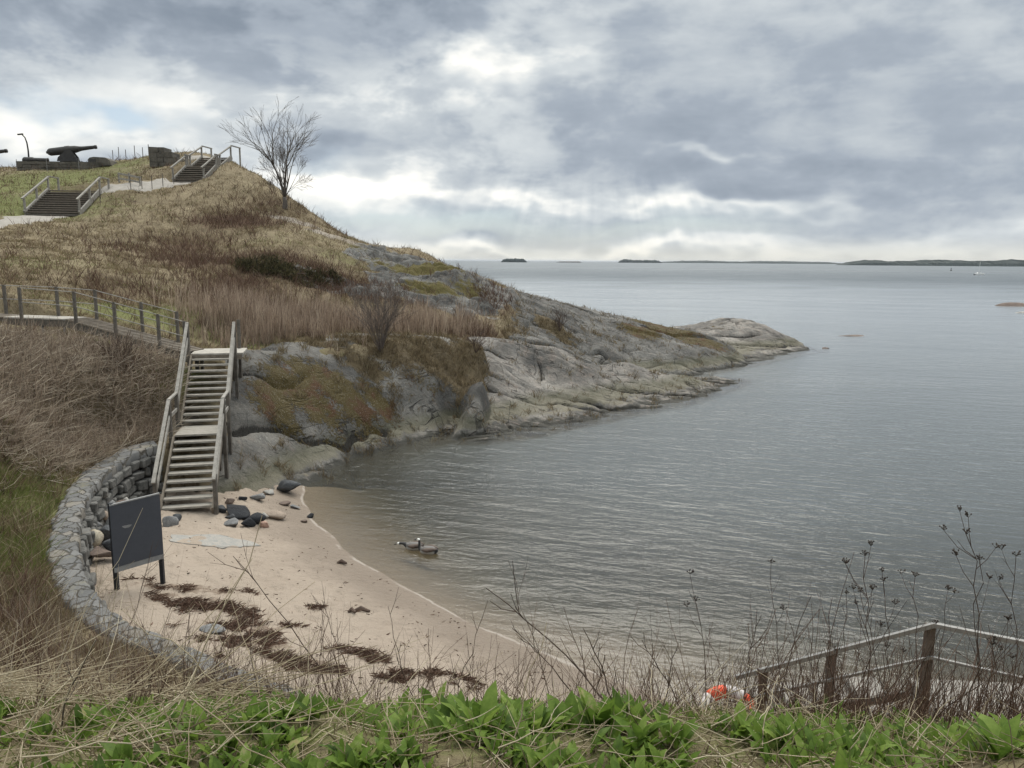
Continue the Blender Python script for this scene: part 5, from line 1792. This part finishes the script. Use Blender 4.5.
def bare_bush(label, px, py, height, nst, seed, mat, spread=.45, dep=2):
    rnd.seed(seed)
    b = Vector(hit(px, py))
    t = empty('bare_bush', b, label, 'bush')
    out = []
    for k in range(nst):
        a = rnd.uniform(0, 6.28)
        d = Vector((math.cos(a) * spread * rnd.uniform(.2, 1), math.sin(a) * spread * rnd.uniform(.2, 1), 1))
        grow(b - Vector((0, 0, .1)), d, height * rnd.uniform(.42, .6), .022 * height / 2 + .006, dep, out, R(26), .06, 3, (2, 4))
    mb = MB()
    for pts, rad, dp in out:
        mb.tube(pts, [max(q, .006) for q in rad], 3)
    mb.build('branches', mat, t)


bare_bush('bare grey rounded bush rising from the top of the mossy outcrop', 381, 352, 2.25, 15, 5, M['twig_grey'], .55, 3)
bare_bush('low bare bush in the cleft between outcrop and slab', 476, 352, 1.0, 10, 6, M['twig'], .8, 2)
bare_bush('reddish bare bush in the hollow of the dark ridge', 560, 331, 1.4, 12, 7, M['twig'], .9, 2)
bare_bush('brown bare bush on the bank below the boardwalk ramp', 122, 368, 1.0, 12, 8, M['twig'], .8, 2)


def juniper(label, px, py, w, h_, seed):
    c = hit(px, py)
    rs = np.random.RandomState(seed)
    t = empty('juniper_bush', c, label, 'bush', 'low junipers on the hillside')
    n = 2600
    cl = rs.normal(size=(16, 3)) * [w * .42, w * .25, h_ * .2] + [0, 0, h_ * .35]
    k = rs.randint(0, 16, n)
    p = cl[k] + rs.normal(size=(n, 3)) * [w * .15, w * .12, h_ * .16]
    p[:, 2] = np.abs(p[:, 2])
    gzz = ground(p[:, 0] + c[0], p[:, 1] + c[1]) - c[2]
    p[:, 2] += gzz
    dv = rs.normal(size=(n, 3)) * .12 + [0, 0, .1]
    obj('foliage', blade_mesh('foliage', p, p + dv, rs.uniform(.03, .06, n), np.clip(rs.normal(.45, .25, n), 0, 1), JUNIP), t)
    mb = MB()
    for q in cl[:6]:
        mb.tube([Vector((0, 0, -.1)), Vector(q) * .5 + Vector((0, 0, .05)), Vector(q)], [.04, .03, .012], 4)
    obj('stem', mb.mesh('stem', M['twig']), t)


juniper('low dark juniper at the left end of the hollow above the reeds', 256, 272, 1.5, .5, 1)
juniper('widest dark juniper in the middle of the hollow above the reeds', 287, 275, 1.9, .6, 2)
juniper('small dark juniper under the rock ledge above the reeds', 322, 283, 1.2, .45, 3)

# ------------------------------------------------------------------ foreground
def near_scatter(n, x0, x1, y0, y1, wf=None):
    """points on the near bank in plan"""
    o = []
    x = nrs.uniform(x0, x1, n * 3)
    y = nrs.uniform(y0, y1, n * 3)
    k = np.ones(n * 3, bool) if wf is None else nrs.rand(n * 3) < wf(x, y)
    k &= away(x, y, 0) > 0
    x, y = x[k][:n], y[k][:n]
    return x, y, ground(x, y)


def green_w(x, y):
    f = fbm(x * 1.1, y * 1.3, 3, 81)
    u = x / y                                    # left to right along the bank
    m_ = np.clip(.55 + 1.2 * f, 0, 1) * np.where(u < -.36, .45, 1)
    m_ = m_ * np.where(u > .25, .5, 1) * (1 - .99 * np.exp(-((u - .283) / .055) ** 4) * (y > 2.9))
    m_ = m_  * (fbm(x * 2.1, y * 2.1, 2, 83) > -.28)
    m_ = m_ * (1 - .6 * np.exp(-((x + .9) / .35) ** 2 - ((y - 3.0) / .4) ** 2))
    return m_


def leaf_plants(n, x0, x1, y0, y1, lmin, lmax, nl=(5, 9), wf=green_w):
    x, y, z = near_scatter(n, x0, x1, y0, y1, wf)
    bs, V, F, T = 0, [], [], []
    for i in range(len(x)):
        sz = nrs.uniform(.5, 1.35)
        for k in range(nrs.randint(*nl)):
            a = nrs.rand() * 6.283
            ln = nrs.uniform(lmin, lmax) * sz
            wd = ln * nrs.uniform(.12, .19)
            e0 = nrs.uniform(.95, 1.5)
            dr = np.array([math.cos(a), math.sin(a)])
            sd = np.array([-dr[1], dr[0], 0])
            q = np.array([x[i], y[i], z[i] - .01]) + np.r_[dr * .01, 0]
            e = e0
            tnt = np.clip(nrs.normal(.5, .22), 0, 1)
            tw = nrs.uniform(-.4, .4)
            for j, (wk, cup) in enumerate(((.25, .1), (.75, .35), (1, .4), (.72, .3), (.04, 0))):
                up = np.array([-dr[0] * math.sin(e), -dr[1] * math.sin(e), math.cos(e)])
                s2 = sd * math.cos(tw * j / 4) + up * math.sin(tw * j / 4)
                V += [q - s2 * wd * wk + up * wd * cup * .5, q, q + s2 * wd * wk + up * wd * cup * .5]
                q = q + np.r_[dr * math.cos(e), math.sin(e)] * ln / 4
                e -= nrs.uniform(.05, .38)
            for j in range(4):
                for s_ in (0, 1):
                    F.append((bs + j * 3 + s_, bs + j * 3 + s_ + 1, bs + j * 3 + s_ + 4, bs + j * 3 + s_ + 3))
            T += [tnt] * 15
            bs += 15
    return np.array(V), np.array(F), np.array(T)


v1, f1, t1 = leaf_plants(4600, -3.6, 3.8, 2.1, 4.6, .045, .11, (4, 7))
tag(obj('leafy_ground_cover', np_mesh('leafy_ground_cover', v1, f1, LEAF, dict(tint=t1))), 'fresh green leafy plants covering the bank along the bottom of the picture', 'ground cover', kind='stuff')
v3, f3, t3 = leaf_plants(420, -3.4, 3.4, 2.6, 4.4, .10, .17, (5, 9), lambda x, y: np.clip(3.5 * (fbm(x * 1.3 + 9, y * 1.3, 2, 84) - .12), 0, 1) * np.where(x / y < -.42, .25, 1) * np.where(x / y > .25, .4, 1) * (1 - .99 * np.exp(-((x / y - .283) / .055) ** 4)))
tag(obj('tall_leafy_plants', np_mesh('tall_leafy_plants', v3, f3, LEAF, dict(tint=t3))), 'taller clumps of broad fresh leaves along the bank crest', 'ground cover', kind='stuff')
v2, f2, t2 = leaf_plants(1600, -4.5, 4.5, 1.9, 5.0, .02, .05, (4, 8), lambda x, y: np.clip(.4 + green_w(x, y), 0, 1))
tag(obj('herb_seedlings', np_mesh('herb_seedlings', v2, f2, LEAF, dict(tint=t2))), 'small green herbs between the larger leaves', 'ground cover', kind='stuff')


def stems(n, x0, x1, y0, y1, hl, hh, lean, lsd, rad, wf=None, flat=0.0, bend=.12, m_=6, lift=0.0):
    x, y, z = near_scatter(n, x0, x1, y0, y1, wf)
    n = len(x)
    h_ = nrs.uniform(hl, hh, n)
    lv = nrs.normal(size=(n, 2)) * lsd + np.array(lean)
    t = np.linspace(0, 1, m_)
    vz = np.where(nrs.rand(n) < flat, nrs.uniform(.03, .3, n), 1.0)
    dirv = np.stack([lv[:, 0], lv[:, 1], vz], 1)
    dirv /= np.linalg.norm(dirv, axis=1)[:, None]
    base = np.stack([x, y, z - .02 + lift * nrs.rand(n)], 1)
    bv = nrs.normal(size=(n, 3)) * bend * h_[:, None]
    bv[:, 2] *= .5
    kn = nrs.normal(size=(n, m_, 3)) * (h_[:, None, None] * .012)
    kn[:, 0] = 0
    p = base[:, None] + dirv[:, None] * (h_[:, None] * t)[..., None] + bv[:, None] * (t ** 2)[None, :, None] + kn
    gg_ = ground(p[..., 0].ravel(), p[..., 1].ravel()).reshape(n, m_)
    p[:, :, 2] = np.maximum(p[:, :, 2], gg_ + .01)
    r_ = rad * nrs.uniform(.7, 1.3, n)[:, None] * (1 - .6 * t)[None]
    return p, r_


def with_twigs(p, r_, k, lo=.35, frac=.35):
    """side twigs on a set of stems"""
    n, m_, _ = p.shape
    P_, R_ = [p], [r_]
    for _ in range(k):
        f = nrs.uniform(lo, .92, n) * (m_ - 1)
        i = np.floor(f).astype(int)
        i = np.minimum(i, m_ - 2)
        w = (f - i)[:, None]
        ar = np.arange(n)
        o = p[ar, i] * (1 - w) + p[ar, i + 1] * w
        d = p[ar, i + 1] - p[ar, i]
        L_ = np.linalg.norm(p[:, -1] - p[:, 0], axis=1)
        d /= np.linalg.norm(d, axis=1)[:, None] + 1e-9
        sv = nrs.normal(size=(n, 3))
        sv /= np.linalg.norm(sv, axis=1)[:, None]
        dd = d * .8 + sv * .6
        dd[:, 2] = np.abs(dd[:, 2])
        t = np.linspace(0, 1, m_)
        ln = L_ * nrs.uniform(.4, 1, n) * frac
        q = o[:, None] + dd[:, None] * (ln[:, None] * t)[..., None]
        q[:, :, 2] += (ln[:, None] * .25 * t ** 2)
        P_.append(q)
        R_.append(np.repeat(r_[ar, i][:, None] * .6, m_, 1) * (1 - .6 * t)[None])
    return np.concatenate(P_), np.concatenate(R_)


# short mixed grass that hides the soil between them
x, y, z = near_scatter(30000, -5, 5, 1.8, 5.6)
n = len(x)
hgt_ = nrs.uniform(.02, .10, n)
base = np.stack([x, y, z - .005], 1)
lean = nrs.normal(size=(n, 2)) * .8
tip = base + np.stack([lean[:, 0] * hgt_, lean[:, 1] * hgt_, hgt_], 1)
gm_ = fbm(x * 1.5, y * 1.5, 3, 85)
tag(obj('short_grass', blade_mesh('short_grass', base, tip, nrs.uniform(.003, .007, n), np.where(nrs.rand(n) < np.clip(.6 + gm_, .1, .9), nrs.uniform(.8, 1, n), nrs.uniform(.1, .75, n)), TURF)), 'short mixed grass between the leafy plants', 'grass', kind='stuff')
# straw lying over the leaves in the middle
p, r_ = stems(240, -1.6, 2.2, 2.3, 4.2, .12, .42, (.4, -.1), .9, .0024, lambda x, y: np.clip(.45 + fbm(x * 1.2, y, 2, 87), .1, 1), .9, .14, lift=.16)
tag(obj('loose_straw', stem_mesh('loose_straw', p, r_, np.clip(nrs.normal(.7, .22, len(p)), 0, 1), STRAW)), 'loose straw stems lying over the green leaves', 'dead grass', kind='stuff')
# pale dead straw fallen over the left bank
p, r_ = stems(900, -5.2, -.4, 2.4, 6.2, .40, 1.0, (.75, -.25), .40, .0030, lambda x, y: np.clip(1.0 - .97 * sstep(-.52, -.27, x / y), .03, 1), .85, .10, lift=.22)
n = len(p)
straw1 = stem_mesh('fallen_straw', p, r_, np.clip(nrs.normal(.72, .2, n), 0, 1), STRAW)
tag(obj('fallen_straw', straw1), 'pale dead straw fallen across the bank at the lower left', 'dead grass', kind='stuff')
# short broken litter on the bank
p, r_ = stems(6500, -5, 5, 1.9, 5.5, .05, .32, (.1, -.1), 1.0, .0026, None, 1.0, .1, 4, .06)
tag(obj('plant_litter', stem_mesh('plant_litter', p, r_, np.clip(nrs.normal(.6, .25, len(p)), 0, 1), STRAW)), 'short straw litter lying between the green leaves', 'litter', kind='stuff')
# thin upright dry stalks in front of the wall on the left
p, r_ = stems(900, -8.5, -.9, 4.6, 10.5, .30, .78, (.06, .02), .16, .0034, lambda x, y: np.clip((1.0 - sstep(-.55, -.12, x / y)) * (.55 + fbm(x, y, 2, 91)), .06, 1), .05, .08)
p, r_ = with_twigs(p, r_, 2)
tag(obj('dry_stalks', stem_mesh('dry_stalks', p, r_, np.clip(nrs.normal(.55, .22, len(p)), 0, 1), BANK)), 'thin dry upright stalks in front of the stone wall at the lower left', 'dead stems', kind='stuff')
# leaning long dry grass on the left edge
p, r_ = stems(1000, -11.5, -4.6, 6.5, 15.0, .35, .9, (.35, -.15), .35, .004, lambda x, y: np.clip((1 - sstep(-.66, -.5, x / y)), .0, 1), .25, .2)
tag(obj('long_dry_grass', stem_mesh('long_dry_grass', p, r_, np.clip(nrs.normal(.62, .2, len(p)), 0, 1), STRAW)), 'long leaning dry grass at the left edge beside the wall', 'dead grass', kind='stuff')
# brown twigs all along the crest of the bank
p, r_ = stems(850, -2.4, 3.4, 3.3, 5.8, .22, .62, (.02, .0), .32, .0026, lambda x, y: np.clip(.5 + 1.0 * fbm(x * 1.5, y, 2, 95), .1, 1), .12, .16)
p, r_ = with_twigs(p, r_, 3, .25, .45)
tag(obj('brown_twigs', stem_mesh('brown_twigs', p, r_, np.clip(nrs.normal(.42, .2, len(p)), 0, 1), BROWN)), 'thin brown twigs standing along the crest of the bank', 'twigs', kind='stuff')
# denser dead stems round the railing on the right
p, r_ = stems(800, 1.3, 5.2, 3.4, 6.6, .30, .85, (.10, .0), .22, .0030, lambda x, y: np.clip(sstep(.16, .42, x / y) * (.6 + fbm(x * 1.3, y, 2, 97)), 0, 1), .10, .14)
p, r_ = with_twigs(p, r_, 2, .4, .3)
tag(obj('dead_weed_stems', stem_mesh('dead_weed_stems', p, r_, np.clip(nrs.normal(.45, .24, len(p)), 0, 1), BROWN)), 'dense dead weed stems standing before the railing on the right', 'dead stems', kind='stuff')
# seaweed wrack on the sand
wm = (_iscell['beach'] * np.clip(a_weed * 1.1 + 1.9 * f_n2 - .6, 0, 1) * (a_weed > .12))
x, y, z, ri, qi = scatter(wm, 7500)
n = len(x)
base = np.stack([x, y, z + nrs.uniform(0, .03, n)], 1)
azi = nrs.rand(n) * 6.28
ln = nrs.uniform(.04, .17, n)
tip = base + np.stack([np.cos(azi) * ln, np.sin(azi) * ln, nrs.uniform(-.01, .05, n)], 1)
tag(obj('seaweed_wrack', blade_mesh('seaweed_wrack', base, tip, nrs.uniform(.010, .024, n), np.clip(nrs.normal(.45, .25, n), 0, 1), BROWN)), 'dark brown seaweed and twig wrack strewn across the upper beach', 'seaweed', kind='stuff')
# small debris and pebbles all over the sand
x, y, z, ri, qi = scatter(_iscell['beach'] * (TOP > .04) * (TOP < 1.1) * np.clip(.25 + f_n2, 0, 1) * (RR < 24), 1100)
n = len(x)
base = np.stack([x, y, z + .004], 1)
azi = nrs.rand(n) * 6.28
ln = nrs.uniform(.02, .10, n)
tip = base + np.stack([np.cos(azi) * ln, np.sin(azi) * ln, nrs.uniform(0, .025, n)], 1)
tag(obj('beach_debris', blade_mesh('beach_debris', base, tip, nrs.uniform(.01, .03, n), np.clip(nrs.normal(.4, .3, n), 0, 1), BROWN)), 'small twigs and weed scraps scattered over the sand', 'debris', kind='stuff')


def plant_stem(name, label, cat, group, base_px, top_px, D, rad, seed, side=5, umbel=0, mat='twig', side_len=.35, kink=.02):
    """one tall dead plant: a main stem from the bank up to a tip, side twigs, dry seed heads"""
    rnd.seed(seed)
    b = Vector(P(base_px[0], base_px[1], D))
    b.z = gz1(b.x, b.y) - .03
    tp = Vector(P(top_px[0], top_px[1], D + rnd.uniform(-.15, .15)))
    t = empty(name, b, label, cat, group)
    L_ = (tp - b).length
    off = Vector((rnd.uniform(-.05, .05), rnd.uniform(-.05, .05), rnd.uniform(-.01, .03))) * L_
    pts = []
    for k in range(9):
        f = k / 8
        pts.append(b.lerp(tp, f) + off * math.sin(f * 3.14) + Vector((rnd.gauss(0, kink), rnd.gauss(0, kink), 0)) * (L_ * .5 if 0 < k < 8 else 0))
    rad *= .8
    mb = MB().tube(pts, [rad * (1 - .6 * k / 8) for k in range(9)], 6)
    tips = [pts[-1]]
    nv0 = len(mb.v)
    tw = MB()
    for j in range(side):
        f = rnd.uniform(.3, .95)
        i = min(int(f * 8), 7)
        o = pts[i].lerp(pts[i + 1], f * 8 - i)
        d = (pts[i + 1] - pts[i]).normalized()
        sv = Vector((rnd.gauss(0, 1), rnd.gauss(0, .6), rnd.gauss(0, .3))).normalized()
        dd = (d * .85 + sv * .5).normalized()
        ln = L_ * side_len * rnd.uniform(.4, 1) * (1.1 - f * .6)
        q1 = o + dd * ln * .5
        q2 = q1 + (dd + Vector((0, 0, .45))).normalized() * ln * .5
        tw.tube([o, q1, q2], [rad * .5, rad * .4, rad * .25], 4)
        tips.append(q2)
        if rnd.random() < .6:
            q3 = q1 + (dd + sv * .6 + Vector((0, 0, .3))).normalized() * ln * .35
            tw.tube([q1, q3], [rad * .3, rad * .18], 3)
            if rnd.random() < .5:
                tips.append(q3)
    mb.v += tw.v
    mb.f += [tuple(i + nv0 for i in f) for f in tw.f]
    mb.build('stem', M[mat], t)
    if umbel:
        for q in tips[:umbel]:
            hd = MB()
            for k in range(rnd.randint(7, 12)):
                a = rnd.uniform(0, 6.28)
                e = q + Vector((math.cos(a) * rnd.uniform(.1, 1) * .028, math.sin(a) * .028 * rnd.uniform(.1, 1), rnd.uniform(.012, .034)))
                hd.tube([q, e], [.0014, .0012], 3)
                hd.tube([e - Vector((0, 0, .005)), e, e + Vector((0, 0, .004))], [.002, .0055, .002], 4)
            hd.build('seed_head', M['umbel'], t)
    return t


UM = [((868, 742), (865, 556), 4.6, .0055, 7, 6, 'tall dead umbel plant with twin dark seed heads left of the tallest one'), ((884, 742), (882, 572), 4.7, .0045, 4, 4, 'dead umbel stem standing just right of the twin headed one'), ((917, 735), (915, 577), 4.8, .005, 4, 3, 'single dead umbel just left of the railing corner post'),
      ((962, 745), (966, 534), 4.4, .006, 8, 6, 'tallest dead umbel plant with a cluster of dark heads right of the corner post'), ((985, 745), (979, 560), 4.5, .005, 5, 4, 'dead umbel close behind the tallest one on its right'), ((1012, 745), (1016, 556), 4.4, .005, 5, 4, 'dead umbel plant at the right picture edge'),
      ((832, 740), (846, 594), 4.9, .0045, 5, 4, 'lower dead umbel leaning right beside the middle railing post'), ((790, 735), (771, 563), 4.8, .004, 4, 2, 'slender dead stem leaning left over the lower end of the railing'), ((700, 730), (690, 574), 5.0, .004, 4, 3, 'slender dead umbel rising above the lifebuoy'),
      ((940, 742), (948, 590), 4.6, .004, 4, 3, 'thin dead umbel crossing the railing corner post'), ((1000, 748), (1008, 620), 4.2, .004, 5, 3, 'short dead umbel low at the right edge'), ((895, 745), (860, 592), 4.4, .0045, 5, 3, 'dead umbel bent to the left across the upper rail')]
for i, (b, tp, D, r_, sd_n, um, lab) in enumerate(UM):
    plant_stem('dry_umbel_plant', lab, 'dead plant', 'dead umbel plants by the railing', b, tp, D, r_, 300 + i, sd_n, um)
ST = [((352, 712), (233, 556), 5.2, .007, 5, 'long bare stem arching left over the sand below the stairs'), ((372, 715), (322, 600), 5.2, .005, 6, 'bare twiggy stem in the middle of the open sand'), ((425, 715), (388, 606), 5.0, .005, 6, 'bare forked stem right of the seaweed line'), ((450, 715), (488, 600), 4.6, .005, 4, 'bare stem leaning right near the water edge'),
      ((640, 735), (486, 588), 4.0, .0075, 5, 'thick bare stem leaning far left at the centre of the bank'), ((600, 735), (512, 628), 4.1, .006, 4, 'bare stem parallel to the thick leaning one and lower'), ((560, 735), (508, 560), 4.6, .004, 4, 'thin tall bare stem just left of the picture centre line'), ((622, 735), (583, 628), 4.2, .007, 4, 'stout upright bare stem standing against the water'),
      ((585, 735), (605, 655), 4.0, .006, 4, 'short bare stem beside the stout upright one'), ((655, 735), (672, 650), 4.2, .006, 4, 'bare stem leaning right towards the lifebuoy'), ((690, 738), (642, 640), 4.2, .006, 5, 'bare stem leaning left just before the lifebuoy'), ((745, 740), (757, 610), 4.6, .005, 5, 'bare forked stem in front of the lifebuoy'),
      ((120, 720), (152, 545), 6.0, .004, 6, 'thin dry stem crossing the sign board right leg'), ((60, 740), (96, 640), 3.2, .006, 2, 'pale upright stalk at the lower left corner')]
for i, (b, tp, D, r_, sd_n, lab) in enumerate(ST):
    plant_stem('bare_weed_plant', lab, 'dead plant', 'bare stems along the bank', b, tp, D, r_, 500 + i, sd_n, 0, 'twig' if i < 13 else 'twig_grey', .42)
# ------------------------------------------------------------------ the air over the sea
hv = np.array([(sx_, sy_, sz_) for sz_ in (-11, 30) for sx_, sy_ in ((-34000, -34000), (34000, -34000), (34000, 34000), (-34000, 34000))], float)
hf = np.array([(3, 2, 1, 0), (4, 5, 6, 7), (0, 1, 5, 4), (1, 2, 6, 5), (2, 3, 7, 6), (3, 0, 4, 7)])
m = bpy.data.materials.new('sea_haze')
m.use_nodes = True
m.node_tree.nodes.clear()
g = G(m.node_tree)
out = g.n('OutputMaterial')
vol = g.n('VolumePrincipled', {'Color': (.86, .92, 1.0), 'Density': 3.2e-5})
g.t.links.new(vol.outputs[0], out.inputs['Volume'])
hz = np_mesh('haze', hv, hf, m, smooth=False)
tag(obj('haze', hz), 'thin blue sea haze fading the far islands', 'haze', kind='stuff')
SC.cycles.volume_bounces = 0
